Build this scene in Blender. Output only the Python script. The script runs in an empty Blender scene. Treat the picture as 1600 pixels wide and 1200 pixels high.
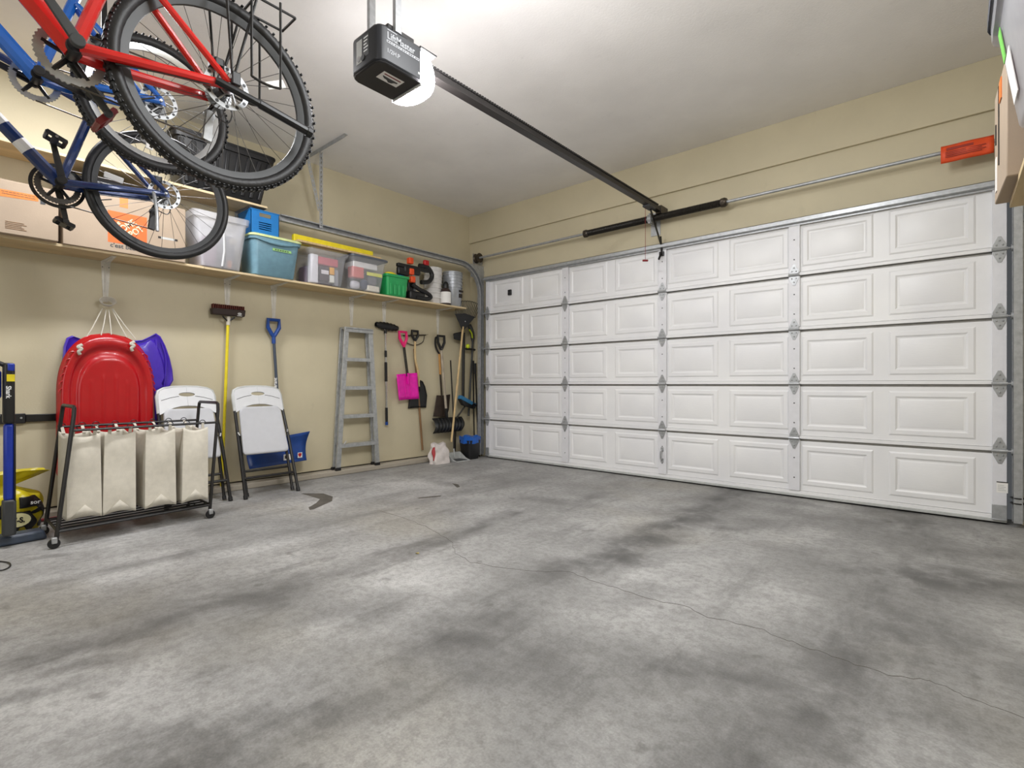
import bpy, math, random
from mathutils import Vector, Matrix
random.seed(7)
S = bpy.context.scene
COL = S.collection
PI = math.pi
# ---------------------------------------------------------------- camera
FPX, HC = 795.0, 0.95                 # focal length in pixels (1600 wide), camera height in metres
YAW = math.radians(40.83)
cd = bpy.data.cameras.new('camera'); cam = bpy.data.objects.new('camera', cd); COL.objects.link(cam)
cam.location = (0, 0, HC); cam.rotation_euler = (PI/2, 0, YAW)
cd.sensor_width = 36; cd.lens = FPX/1600*36; cd.clip_start = 0.02
S.camera = cam
# ---------------------------------------------------------------- world, lights, exposure
w = bpy.data.worlds.new('world'); S.world = w; w.use_nodes = True
w.node_tree.nodes['Background'].inputs[0].default_value = (0.9, 0.95, 1, 1)
w.node_tree.nodes['Background'].inputs[1].default_value = 0.05
def lamp(name, loc, power, radius, col=(1, .96, .9)):
    l = bpy.data.lights.new(name, 'POINT'); l.energy = power; l.shadow_soft_size = radius; l.color = col
    o = bpy.data.objects.new(name, l); COL.objects.link(o); o.location = loc; return o
lamp('ceiling_bulb_back', (-1.4, -1.9, 2.6), 26, 0.30, (.97, .98, 1))  # added fill behind the camera, no fixture modelled there
def area_light(name, loc, rot, sx, sy, power, col):  # rectangular area light, used for the left tube and the added fills
    l = bpy.data.lights.new(name, 'AREA'); l.shape = 'RECTANGLE'; l.size = sx; l.size_y = sy; l.energy = power; l.color = col
    o = bpy.data.objects.new(name, l); COL.objects.link(o); o.location = loc; o.rotation_euler = rot; return o
area_light('back_window_daylight', (-1.9, -3.15, 1.5), (PI/2, 0, 0), 3.2, 1.7, 14, (.90, .95, 1))  # added broad fill for door and floor; the back wall has no window
area_light('ceiling_tube_light', (-3.85, .75, 3.12), (0, 0, 0), .16, 1.2, 34, (.98, .98, 1))
area_light('ceiling_tube_light_middle', (-.9, 2.0, 3.14), (0, 0, 0), .2, 1.2, 26, (.96, .98, 1))  # added unseen fill from above, brightens the door and floor
lamp('added_fill_ceiling', (-.9, 1.55, 2.72), 29, .16, (.96, .98, 1))  # added unseen point light, lifts the right part of the ceiling
S.view_settings.view_transform = 'Standard'; S.view_settings.look = 'None'
S.view_settings.exposure = 0.66; S.view_settings.gamma = 1; S.view_settings.use_curve_mapping = False
# ---------------------------------------------------------------- pixel rays to real points on known planes
CF, SF = math.cos(YAW), math.sin(YAW)
def ray(u):
    t = (u-800)/FPX
    return (-SF+CF*t, CF+SF*t)
def PX(u, v, X):
    a, b = ray(u); d = X/a
    return Vector((X, b*d, HC+(600-v)/FPX*d))
def PY(u, v, Y):
    a, b = ray(u); d = Y/b
    return Vector((a*d, Y, HC+(600-v)/FPX*d))
def PZ(u, v, Z=0.0):
    a, b = ray(u); d = (Z-HC)*FPX/(600-v)
    return Vector((a*d, b*d, Z))
# ---------------------------------------------------------------- materials
def lin(c):
    return tuple(((x/255)/12.92 if x/255 <= .04045 else ((x/255+.055)/1.055)**2.4) for x in c)
class NT:
    def __init__(s, name):
        s.m = bpy.data.materials.new(name); s.m.use_nodes = True
        s.t = s.m.node_tree; s.b = s.t.nodes['Principled BSDF']; s._c = None
    def n(s, typ, **kw):
        x = s.t.nodes.new(typ)
        for k, v in kw.items(): setattr(x, k, v)
        return x
    def l(s, a, b): s.t.links.new(a, b)
    def coord(s):
        if s._c is None: s._c = s.n('ShaderNodeTexCoord').outputs['Object']
        return s._c
    def wpos(s): return s.n('ShaderNodeNewGeometry').outputs['Position']
    def noise(s, scale, detail=4, rough=.55, vec=None, stretch=None):
        v = vec or s.coord()
        if stretch:
            mp = s.n('ShaderNodeMapping'); mp.inputs['Scale'].default_value = stretch; s.l(v, mp.inputs[0]); v = mp.outputs[0]
        x = s.n('ShaderNodeTexNoise'); x.inputs['Scale'].default_value = scale
        x.inputs['Detail'].default_value = detail; x.inputs['Roughness'].default_value = rough
        s.l(v, x.inputs['Vector']); return x.outputs[0]
    def ramp(s, f, stops):
        r = s.n('ShaderNodeValToRGB'); e = r.color_ramp.elements
        while len(e) < len(stops): e.new(.5)
        for i, (p, c) in enumerate(stops): e[i].position = p; e[i].color = (*c, 1)
        s.l(f, r.inputs[0]); return r.outputs[0]
    def rng(s, f, a, b, c=0, d=1):
        r = s.n('ShaderNodeMapRange', interpolation_type='SMOOTHSTEP')
        for i, v in zip((1, 2, 3, 4), (a, b, c, d)): r.inputs[i].default_value = v
        s.l(f, r.inputs[0]); return r.outputs[0]
    def math(s, op, a, b):
        x = s.n('ShaderNodeMath', operation=op)
        for i, q in enumerate((a, b)):
            if isinstance(q, (int, float)): x.inputs[i].default_value = q
            else: s.l(q, x.inputs[i])
        return x.outputs[0]
    def mix(s, f, a, b, mode='MIX'):
        x = s.n('ShaderNodeMix', data_type='RGBA', blend_type=mode)
        if isinstance(f, (int, float)): x.inputs[0].default_value = f
        else: s.l(f, x.inputs[0])
        for i, q in ((6, a), (7, b)):
            if isinstance(q, tuple): x.inputs[i].default_value = (*q, 1)
            else: s.l(q, x.inputs[i])
        return x.outputs[2]
    def bump(s, h, strength, dist=.01):
        x = s.n('ShaderNodeBump'); x.inputs['Strength'].default_value = strength; x.inputs['Distance'].default_value = dist
        s.l(h, x.inputs['Height']); s.l(x.outputs[0], s.b.inputs['Normal'])
MATS = {}
def mat(name, c, rough=.5, metal=0, var=.12, vs=18, bump=0, bs=80, trans=0, alpha=1, emit=0, coat=0, stretch=None):
    if name in MATS: return MATS[name]
    k = NT(name); base = lin(c)
    dk = tuple(x*(1-var) for x in base); lt = tuple(min(1, x*(1+var*.6)) for x in base)
    col = k.ramp(k.noise(vs, 3, stretch=stretch), [(.3, dk), (.7, lt)])
    k.l(col, k.b.inputs['Base Color'])
    k.b.inputs['Roughness'].default_value = rough; k.b.inputs['Metallic'].default_value = metal
    if trans: k.b.inputs['Transmission Weight'].default_value = trans; k.b.inputs['IOR'].default_value = 1.15
    if alpha < 1: k.b.inputs['Alpha'].default_value = alpha
    if coat: k.b.inputs['Coat Weight'].default_value = coat
    if emit:
        k.b.inputs['Emission Color'].default_value = (*base, 1); k.b.inputs['Emission Strength'].default_value = emit
    if bump: k.bump(k.noise(bs, 3, stretch=stretch), bump)
    MATS[name] = k.m; return k.m
M = dict(
 white=mat('white_plastic', (208, 209, 211), .35, var=.03), door=None,
 black=mat('black_plastic', (24, 24, 26), .42), rubber=mat('black_rubber', (21, 21, 23), .5, bump=.1),
 blackmetal=mat('black_painted_steel', (22, 20, 20), .38), darkgrey=mat('dark_grey_plastic', (58, 60, 62), .5),
 galv=mat('galvanised_steel', (172, 174, 176), .36, .45, .18, 30), alu=mat('aluminium', (176, 178, 178), .36, .5, .2, 25),
 chrome=mat('bright_metal', (200, 202, 205), .22, .95), rust=mat('brown_oiled_steel', (78, 70, 62), .4, .7, .3, 40),
 ply=mat('plywood', (205, 182, 140), .65, 0, .22, 9, .1, 60, stretch=(1, .25, 6)),
 plyedge=mat('plywood_edge', (226, 205, 165), .65, 0, .3, 12, stretch=(1, .2, 14)),
 wood=mat('pale_wood', (205, 178, 130), .5, 0, .25, 14, stretch=(5, 5, .5)), brownwood=mat('brown_wood', (130, 98, 66), .6, 0, .25, 14, stretch=(5, 5, .5)),
 card=mat('brown_cardboard', (166, 148, 128), .8, 0, .06, 5, .05, 120), tape=mat('orange_tape', (226, 128, 62), .4),
 orange=mat('orange_print', (226, 104, 42), .6), orangetag=mat('orange_paper', (226, 78, 30), .55), print=mat('dark_print', (40, 34, 30), .6),
 red=mat('red_plastic', (176, 8, 22), .28, 0, .05, coat=.3), purple=mat('purple_plastic', (70, 40, 175), .32, 0, .06, coat=.2),
 yellow=mat('yellow_paint', (232, 212, 40), .4), blue=mat('blue_plastic', (20, 66, 142), .4), brightblue=mat('bright_blue_plastic', (22, 118, 190), .42),
 pink=mat('magenta_plastic', (232, 20, 170), .4), hotpink=mat('hot_pink_plastic', (226, 24, 110), .4),
 teal=mat('teal_plastic', (112, 150, 166), .42), lime=mat('pale_lime_plastic', (214, 226, 160), .45), limelabel=mat('lime_label', (150, 200, 120), .6),
 green=mat('green_plastic', (38, 158, 88), .4), canvas=mat('cream_canvas', (204, 198, 184), .85, 0, .07, 30, .25, 400),
 clear=mat('clear_plastic', (226, 228, 232), .12, alpha=.15, var=.03), frost=mat('frosted_plastic', (222, 222, 226), .3, alpha=.40, var=.05),
 smoke=mat('smoky_lid_plastic', (92, 98, 112), .3, alpha=.85), bag=mat('white_bag_paper', (216, 208, 204), .7, bump=.3, bs=20),
 bluebag=mat('blue_bin_liner', (28, 96, 190), .3, bump=.5, bs=30), rope=mat('white_rope', (206, 200, 188), .85, bump=.4, bs=200),
 bluetool=mat('blue_grey_paint', (62, 72, 88), .4), brush=mat('blue_bristle', (54, 120, 165), .8, bump=.5, bs=200),
 maroon=mat('maroon_plastic', (128, 40, 44), .4), greytrim=mat('light_grey_metal_paint', (186, 188, 186), .4),
 bikered=mat('red_frame_paint', (214, 34, 30), .22, 0, .04, coat=.6), bikeblue=mat('blue_frame_paint', (24, 98, 190), .25, 0, .05, coat=.5),
 bikenavy=mat('navy_frame_paint', (24, 50, 104), .22, .2, .08, coat=.6), chain=mat('chain_steel', (96, 94, 92), .4, .8),
 label=mat('white_label', (236, 234, 230), .6, var=.03), yellowbag=mat('yellow_bag_film', (206, 190, 30), .35, bump=.4, bs=25),
 textwhite=mat('white_print', (238, 238, 238), .6, var=.02),
)
# ---------------------------------------------------------------- mesh builder
class MB:
    def __init__(s): s.v = []; s.f = []; s.mx = None
    def add(s, vs, fs):
        o = len(s.v)
        if s.mx is not None: vs = [s.mx @ Vector(p) for p in vs]
        s.v += [tuple(p) for p in vs]; s.f += [tuple(i+o for i in f) for f in fs]; return s
    def box(s, x0, x1, y0, y1, z0, z1):
        return s.hexa([(x0,y0,z0),(x1,y0,z0),(x1,y1,z0),(x0,y1,z0),(x0,y0,z1),(x1,y0,z1),(x1,y1,z1),(x0,y1,z1)])
    def hexa(s, p): return s.add(p, [(0,3,2,1),(4,5,6,7),(0,1,5,4),(1,2,6,5),(2,3,7,6),(3,0,4,7)])
    def tube(s, pts, r, n=8, closed=False, cap=True):
        pts = [Vector(p) for p in pts]; N = len(pts)
        rs = r if isinstance(r, (list, tuple)) else [r]*N
        vs, fs = [], []; up = None
        for i, p in enumerate(pts):
            a = pts[(i-1) % N] if (i > 0 or closed) else p
            b = pts[(i+1) % N] if (i < N-1 or closed) else p
            t = (b-a).normalized()
            if up is None:
                up = Vector((0, 0, 1)) if abs(t.z) < .9 else Vector((1, 0, 0))
            up = (up - t*up.dot(t)).normalized(); q = t.cross(up)
            for k in range(n):
                an = 2*PI*k/n; vs.append(p+(up*math.cos(an)+q*math.sin(an))*rs[i])
        M_ = N if closed else N-1
        for i in range(M_):
            j = (i+1) % N
            for k in range(n): fs.append((i*n+k, i*n+(k+1) % n, j*n+(k+1) % n, j*n+k))
        if cap and not closed:
            fs.append(tuple(range(n))[::-1]); fs.append(tuple((N-1)*n+k for k in range(n)))
        return s.add(vs, fs)
    def sweep(s, pts, prof, xdir, cap=True):
        # profile (a, b): a along fixed xdir, b along normal in path plane
        pts = [Vector(p) for p in pts]; N = len(pts); n = len(prof); X = Vector(xdir).normalized(); vs, fs = [], []
        for i, p in enumerate(pts):
            t = (pts[min(i+1, N-1)]-pts[max(i-1, 0)]).normalized(); q = X.cross(t).normalized()
            for a, b in prof: vs.append(p+X*a+q*b)
        for i in range(N-1):
            for k in range(n): fs.append((i*n+k, i*n+(k+1) % n, (i+1)*n+(k+1) % n, (i+1)*n+k))
        if cap: fs.append(tuple(range(n))[::-1]); fs.append(tuple((N-1)*n+k for k in range(n)))
        return s.add(vs, fs)
    def lathe(s, prof, c=(0,0,0), axis='z', n=24, cap=True):
        c = Vector(c); vs, fs = [], []
        ax = {'z': ((1,0,0),(0,1,0),(0,0,1)), 'x': ((0,1,0),(0,0,1),(1,0,0)), 'y': ((0,0,1),(1,0,0),(0,1,0))}[axis] if isinstance(axis, str) else axis
        A, B, C_ = [Vector(q) for q in ax]
        for r, h in prof:
            for k in range(n):
                an = 2*PI*k/n; vs.append(c+A*(r*math.cos(an))+B*(r*math.sin(an))+C_*h)
        for i in range(len(prof)-1):
            for k in range(n): fs.append((i*n+k, i*n+(k+1) % n, (i+1)*n+(k+1) % n, (i+1)*n+k))
        if cap: fs.append(tuple(range(n))[::-1]); fs.append(tuple((len(prof)-1)*n+k for k in range(n)))
        return s.add(vs, fs)
    def prism(s, poly, o, a, b, h):
        # poly in (a,b) plane at origin o, extruded by vector h
        o, a, b, h = Vector(o), Vector(a), Vector(b), Vector(h); n = len(poly)
        vs = [o+a*x+b*y for x, y in poly]+[o+a*x+b*y+h for x, y in poly]
        fs = [tuple(range(n))[::-1], tuple(range(n, 2*n))]+[(i, (i+1) % n, n+(i+1) % n, n+i) for i in range(n)]
        return s.add(vs, fs)
    def grid(s, fn, nu, nv):
        vs = [fn(i/nu, j/nv) for j in range(nv+1) for i in range(nu+1)]
        fs = [(j*(nu+1)+i, j*(nu+1)+i+1, (j+1)*(nu+1)+i+1, (j+1)*(nu+1)+i) for j in range(nv) for i in range(nu)]
        return s.add(vs, fs)
    def ball(s, c, r, n=12, m=8):
        rr = r if isinstance(r, (tuple, list)) else (r, r, r); c = Vector(c); vs, fs = [], []
        for j in range(m+1):
            th = PI*j/m
            for k in range(n):
                ph = 2*PI*k/n
                vs.append(c+Vector((rr[0]*math.sin(th)*math.cos(ph), rr[1]*math.sin(th)*math.sin(ph), rr[2]*math.cos(th))))
        for j in range(m):
            for k in range(n): fs.append((j*n+k, (j+1)*n+k, (j+1)*n+(k+1) % n, j*n+(k+1) % n))
        return s.add(vs, fs)
    def mesh(s, name, m, ang=35, solid=0):
        me = bpy.data.meshes.new(name); me.from_pydata(s.v, [], s.f); me.validate(); me.update()
        import bmesh as _b
        bm = _b.new(); bm.from_mesh(me); _b.ops.remove_doubles(bm, verts=bm.verts, dist=1e-6); _b.ops.recalc_face_normals(bm, faces=bm.faces)
        bm.to_mesh(me); bm.free()
        me.polygons.foreach_set('use_smooth', [True]*len(me.polygons)); me.set_sharp_from_angle(angle=math.radians(ang))
        if m: me.materials.append(m)
        return me
    def build(s, name, m, parent=None, bev=0, solid=0, ang=35, kind=None, label=None, sub=0):
        if parent is not None and parent.name in ORG:
            o = ORG[parent.name]; s.v = [tuple(Vector(p)-o) for p in s.v]
        ob = bpy.data.objects.new(name, s.mesh(name, m, ang)); COL.objects.link(ob)
        if parent is not None: ob.parent = parent; ORG_child(ob, parent)
        if solid:
            md = ob.modifiers.new('thickness', 'SOLIDIFY'); md.thickness = solid; md.offset = 0
        if bev:
            md = ob.modifiers.new('edges', 'BEVEL'); md.width = bev; md.segments = 2; md.limit_method = 'ANGLE'; md.angle_limit = math.radians(40)
        if sub:
            md = ob.modifiers.new('soft', 'SUBSURF'); md.levels = sub; md.render_levels = sub
        if kind: ob['kind'] = kind
        if label: ob['label'] = label
        return ob
ORG = {}
def ORG_child(ob, parent):
    if parent.name in ORG: ORG[ob.name] = ORG[parent.name]
def tag(o, label, cat, group=None):
    o['label'] = label; o['category'] = cat
    if group: o['group'] = group
    return o
def thing(name, label, cat, loc=(0,0,0), rz=0, group=None, world=True):
    """Empty at a thing's base. world=True: parts are given in world coordinates."""
    o = bpy.data.objects.new(name, None); COL.objects.link(o); o.location = loc; o.empty_display_size = .1
    if world: ORG[o.name] = Vector(loc)
    else: o.rotation_euler = (0, 0, rz)
    return tag(o, label, cat, group)
def struct(o, label, cat=None):
    o['kind'] = 'structure'; o['label'] = label; o['category'] = cat or o.name.split('_')[0]; return o
def single(mb, name, m, label, cat, group=None, **kw):
    """A thing that is one mesh: origin moved to its base."""
    xs = [p[0] for p in mb.v]; ys = [p[1] for p in mb.v]; zs = [p[2] for p in mb.v]
    o = Vector(((min(xs)+max(xs))/2, (min(ys)+max(ys))/2, min(zs)))
    mb.v = [tuple(Vector(p)-o) for p in mb.v]
    ob = mb.build(name, m, **kw); ob.location = o; ORG[ob.name] = o
    return tag(ob, label, cat, group)
def copy_part(src, parent, loc=(0,0,0)):
    c = src.copy(); COL.objects.link(c); c.parent = parent; c.location = loc; return c
def text(body, size, o, right, up, m, parent, name='lettering', bold=0, xs=1.0, align='LEFT', shear=0):
    cu = bpy.data.curves.new(name, 'FONT'); cu.body = body; cu.size = size; cu.extrude = .0004; cu.offset = bold; cu.align_x = align; cu.resolution_u = 3; cu.shear = shear
    tmp = bpy.data.objects.new('tmp', cu); COL.objects.link(tmp)
    dg = bpy.context.evaluated_depsgraph_get(); me = bpy.data.meshes.new_from_object(tmp.evaluated_get(dg))
    bpy.data.objects.remove(tmp); bpy.data.curves.remove(cu)
    R, U, O = Vector(right).normalized(), Vector(up).normalized(), Vector(o); N = R.cross(U)
    off = ORG.get(parent.name, Vector((0,0,0))) if parent else Vector((0,0,0))
    for v in me.vertices: p = v.co; v.co = O+R*(p.x*xs)+U*p.y+N*p.z-off
    me.materials.clear(); me.materials.append(m)
    ob = bpy.data.objects.new(name, me); COL.objects.link(ob)
    if parent: ob.parent = parent; ORG_child(ob, parent)
    return ob
def arc(c, r, a0, a1, n, A=(0,1,0), B=(0,0,1)):
    c, A, B = Vector(c), Vector(A), Vector(B)
    return [c+A*(r*math.cos(a0+(a1-a0)*i/n))+B*(r*math.sin(a0+(a1-a0)*i/n)) for i in range(n+1)]
def lerp(a, b, t): return Vector(a)*(1-t)+Vector(b)*t
# ================================================================ the room
XL, XR, YF, YB, ZC = -4.93, 0.62, 4.84, -3.2, 3.2
# floor ----------------------------------------------------------
k = NT('stained_concrete'); P = k.wpos()
def stain(vec, u, v, lu, lv, ang, amt, nz):
    c = PZ(u, v); mp = k.n('ShaderNodeMapping', vector_type='TEXTURE')
    mp.inputs['Location'].default_value = c; mp.inputs['Rotation'].default_value = (0, 0, math.radians(ang)); mp.inputs['Scale'].default_value = (lu, lv, 1)
    k.l(vec, mp.inputs[0]); ln = k.n('ShaderNodeVectorMath', operation='LENGTH'); k.l(mp.outputs[0], ln.inputs[0])
    return k.math('MULTIPLY', k.rng(ln.outputs['Value'], 1.25, 0, 0, amt), nz)
n1 = k.noise(1.1, 6, .62, P); n2 = k.noise(5, 6, .65, P); n3 = k.noise(130, 2, .6, P); n4 = k.noise(2.6, 6, .72, P, stretch=(2.2, .5, 1))
nd = k.n('ShaderNodeTexNoise'); nd.inputs['Scale'].default_value = 2.3; nd.inputs['Detail'].default_value = 5; k.l(P, nd.inputs[0])
off = k.n('ShaderNodeVectorMath', operation='MULTIPLY_ADD'); k.l(nd.outputs[1], off.inputs[0]); off.inputs[1].default_value = (.5, .5, 0); k.l(P, off.inputs[2])
sub = k.n('ShaderNodeVectorMath', operation='SUBTRACT'); k.l(off.outputs[0], sub.inputs[0]); sub.inputs[1].default_value = (.25, .25, 0); D = sub.outputs[0]
patch = k.rng(n2, .30, .62, .45, 1)
tot = None
for st in [(700,1010,.34,.20,10,.8),(560,950,.55,.16,65,.45),(960,880,.5,.17,55,.75),(1120,820,.55,.15,40,.6),(1480,905,.75,.42,20,.9),(1440,850,.5,.2,0,.55),
           (1130,1050,.20,.55,-60,.75),(1300,1110,.12,.35,-60,.5),(150,1035,.25,.09,70,.75),(400,925,.35,.07,60,.7),(60,1085,.2,.06,70,.6),(300,1130,.4,.1,60,.55),(860,782,.4,.14,15,.55),
           (690,752,.6,.14,0,.4),(1010,930,.3,.2,30,.4),(1300,880,.6,.25,10,.4),(1590,1050,.3,.3,0,.5),(840,1010,.35,.2,30,.5),(1200,780,.7,.12,0,.4),(60,875,.12,.05,60,.5)]:
    q = stain(D, *st, patch); tot = q if tot is None else k.math('MAXIMUM', tot, q)
sx = k.n('ShaderNodeSeparateXYZ'); k.l(D, sx.inputs[0])
along = k.noise(1.3, 4, .6, P, stretch=(1.5, .45, 1))
for x0, wd, am, lo, hi in ((-1.42, .34, .95, .34, .58), (-2.36, .20, .75, .40, .62), (-.22, .50, .9, .36, .60), (-3.25, .16, .5, .45, .66)):
    dx_ = k.math('ABSOLUTE', k.math('SUBTRACT', sx.outputs[0], x0), 0)
    q = k.math('MULTIPLY', k.rng(dx_, wd, 0, 0, am), k.rng(along, lo, hi, .25, 1)); tot = k.math('MAXIMUM', tot, k.math('MULTIPLY', q, patch))
base = k.ramp(n1, [(.30, lin((120, 119, 117))), (.5, lin((154, 153, 151))), (.72, lin((192, 191, 189)))])
base = k.mix(k.math('MULTIPLY', k.rng(n4, .5, .72), .55), base, lin((100, 99, 97)))
base = k.mix(k.math('MULTIPLY', k.rng(k.noise(.8, 3, .5, P), .52, .7), .35), base, lin((152, 146, 130)))
base = k.mix(k.math('MULTIPLY', tot, .92), base, lin((64, 63, 62)))
base = k.mix(k.math('MULTIPLY', k.rng(k.noise(28, 5, .7, P), .42, .62), .30), base, lin((92, 90, 86)))
base = k.mix(k.rng(k.noise(7, 2, .5, P), .70, .74, 0, .3), base, lin((86, 84, 80)))
base = k.mix(.12, base, k.ramp(n3, [(.3, (0, 0, 0)), (.7, (1, 1, 1))]), 'OVERLAY')
k.l(base, k.b.inputs['Base Color']); k.b.inputs['Roughness'].default_value = .55; k.b.inputs['Specular IOR Level'].default_value = .3
k.bump(n3, .10, .004); M['floor'] = k.m
# painted walls
def paint(name, c, grain=.14):
    k = NT(name); P = k.wpos(); b = lin(c)
    col = k.ramp(k.noise(1.6, 5, .6, P), [(.3, tuple(x*.93 for x in b)), (.7, tuple(min(1, x*1.04) for x in b))])
    col = k.mix(k.rng(k.noise(9, 4, .6, P, stretch=(1, 1, .5)), .64, .78, 0, .22), col, tuple(x*.72 for x in b))
    k.l(col, k.b.inputs['Base Color']); k.b.inputs['Roughness'].default_value = .62; k.bump(k.noise(70, 3, .6, P), grain, .004); return k.m
M['wall'] = paint('beige_wall_paint', (198, 188, 160)); M['ceil'] = paint('pale_grey_ceiling_paint', (236, 233, 230), .3)
M['kerb'] = paint('bare_concrete_kerb', (168, 160, 146), .5)
fl = MB().box(XL-.15, XR+.15, YB-.15, YF+.15, -.12, 0).build('floor', M['floor']); struct(fl, 'stained grey concrete garage floor with a long crack')
struct(MB().box(XL-.15, XR+.15, YB-.15, YF+.15, ZC, ZC+.12).build('ceiling', M['ceil']), 'pale grey textured garage ceiling')
struct(MB().box(XL-.15, XL, YB-.15, YF+.15, .063, ZC).build('wall_left', M['wall']), 'beige painted wall behind the shelves and hanging tools', 'wall')
struct(MB().box(XR, XR+.15, YB-.15, YF+.15, 0, ZC).build('wall_right', M['wall']), 'beige painted wall on the right of the garage', 'wall')
struct(MB().box(XL, XR, YB-.15, YB, 0, ZC).build('wall_back', M['wall']), 'beige painted wall behind the camera', 'wall')
# front wall with the door opening; the header above the door is one board proud
wf = MB().box(XL, -4.66, YF, YF+.15, 0, ZC).box(.36, XR, YF, YF+.15, 0, ZC).box(-4.66, .36, YF, YF+.15, 2.36, ZC).build('wall_front', M['wall'])
struct(wf, 'beige painted wall around the white garage door', 'wall')
MB().box(XL, XR, YF-.028, YF, 2.84, ZC).build('header_board', M['wall'], wf, bev=.003)
tr = MB().box(XL-.14, XL+.12, YB, YF-.11, 0, .05).build('trim_1', M['kerb'], bev=.008); struct(tr, 'low bare concrete kerb along the foot of the left wall', 'kerb')
# crack in the slab
def strip(pts, w0, jit, z):
    m = MB(); L = []
    for a, b in zip(pts, pts[1:]):
        for i in range(5):
            p = lerp(a, b, i/5); L.append(p+Vector((random.uniform(-jit, jit), random.uniform(-jit, jit), 0)))
    L.append(Vector(pts[-1])); vs, fs = [], []
    for i, p in enumerate(L):
        t = (L[min(i+1, len(L)-1)]-L[max(i-1, 0)]).normalized(); q = Vector((-t.y, t.x, 0)); ww = w0*random.uniform(.5, 1.3)
        for s_ in (-1, 1):
            vs.append((p.x+q.x*ww*s_, p.y+q.y*ww*s_, z)); 
        for s_ in (-1, 1):
            vs.append((p.x+q.x*ww*s_, p.y+q.y*ww*s_, z-.004))
    for i in range(len(L)-1):
        a = i*4; b = a+4; fs += [(a, a+1, b+1, b), (a+2, a, b, b+2), (a+1, a+3, b+3, b+1)]
    return m.add(vs, fs)
crk = [(595,798),(640,812),(680,830),(708,848),(712,865),(735,878),(770,885),(830,893),(890,893),(930,910),(985,925),(1010,935),(1075,948),(1110,965),(1180,980),(1230,1000),(1290,1022),(1350,1043),(1400,1057),(1455,1063),(1510,1090),(1600,1122),(1720,1190)]
M['crack'] = mat('crack_dark', (96, 92, 86), .9)  # plain dark colour of the crack line
strip([PZ(*p) for p in crk], .0011, .009, .0009).build('crack', M['crack'], fl)
# dark damp mark and skid marks on the slab
M['mark'] = mat('dark_skid_mark', (84, 80, 74), .6, var=.4, vs=8)
for i, pl in enumerate([[(470,771),(505,771),(520,776),(519,783),(490,796),(484,797),(482,793),(494,786),(500,780)], [(650,778),(690,774),(688,776),(655,779)], [(706,755),(716,757),(719,761),(714,762)]]):
    ps = [PZ(*p) for p in pl]; MB().add([(p.x, p.y, .0006) for p in ps], [tuple(range(len(ps)))]).build('floor_mark', M['mark'], fl)
# ================================================================ garage door
DY = 4.80                                   # inner skin of the door
DX0, DX1 = -4.577, .282
DZ = [.03, .49, .945, 1.40, 1.855, 2.315]
k = NT('white_embossed_door_steel'); P = k.wpos()
k.l(k.ramp(k.noise(2, 3, .5, P), [(.3, lin((226, 226, 228))), (.7, lin((236, 236, 236)))]), k.b.inputs['Base Color'])
k.b.inputs['Roughness'].default_value = .38; k.bump(k.noise(60, 4, .6, P, stretch=(.35, 1, 2.2)), .16, .004); M['door'] = k.m
M['doorgrey'] = mat('grey_joint_metal', (176, 174, 170), .5, .2)
M['stile'] = mat('white_stile_steel', (222, 222, 226), .34, 0, .04)
dr = bpy.data.objects.new('door_1', None); COL.objects.link(dr); dr.location = ((DX0+DX1)/2, DY, 0); ORG[dr.name] = Vector(dr.location)
struct(dr, 'white five-section panelled garage door with galvanised hinges', 'door')
DC = (DX0+DX1)/2-.017
def ringpanel(cx, cz, w, h):
    m = MB(); rings = [(0, 0), (.012, -.007), (.040, -.0085), (.052, -.001), (.062, -.0005), (.072, -.004)]
    vs = []
    for ins, dy in rings:
        a, b = w/2-ins, h/2-ins
        vs += [(cx-a, dy, cz-b), (cx+a, dy, cz-b), (cx+a, dy, cz+b), (cx-a, dy, cz+b)]
    fs = [(i*4+j, i*4+(j+1) % 4, i*4+4+(j+1) % 4, i*4+4+j) for i in range(len(rings)-1) for j in range(4)]
    n = (len(rings)-1)*4; fs.append((n, n+1, n+2, n+3)); return m.add(vs, fs)
pm = ringpanel(0, 0, .49, .335).mesh('raised_panel', M['door'], 20)
xs_st = [DX0+.030, DC-1.165, DC, DC+1.165, DX1-.036]
def hingemesh(end=0):
    m = MB()
    up = [(-.034, .008), (-.034, .03), (-.008, .088), (.008, .088), (.034, .03), (.034, .008)]
    m.prism(up, (0, 0, 0), (1,0,0), (0,0,1), (0, -.004, 0)); m.prism([(x, -y) for x, y in up], (0, 0, 0), (1,0,0), (0,0,1), (0, -.004, 0))
    m.tube([(-.04, -.012, 0), (.04, -.012, 0)], .011, 8)
    m.box(-.03, .03, -.010, -.003, -.012, .018)
    for x, z in ((-.016, .03), (.016, .03), (0, .06), (-.016, -.03), (.016, -.03), (0, -.06)): m.lathe([(.006, 0), (.006, .005), (.003, .007)], (x, -.004, z), ((1,0,0),(0,0,1),(0,-1,0)), 6)
    if end: m.tube([(0, -.012, 0), (end*.075, -.012, 0)], .006, 8); m.lathe([(.023, 0), (.023, .014)], (end*.062-.007, -.012, 0), 'x', 12)
    return m.mesh('hinge', M['galv'], 30)
hm = {0: hingemesh(0), -1: hingemesh(-1), 1: hingemesh(1)}
screw = MB().lathe([(.006, 0), (.005, .003), (.002, .004)], (0,0,0), ((1,0,0),(0,0,1),(0,-1,0)), 6).mesh('screw', M['darkgrey'], 30)
def place(me, name, parent, p):
    o = bpy.data.objects.new(name, me); COL.objects.link(o); o.parent = parent; o.location = Vector(p)-ORG[parent.name]; return o
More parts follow.
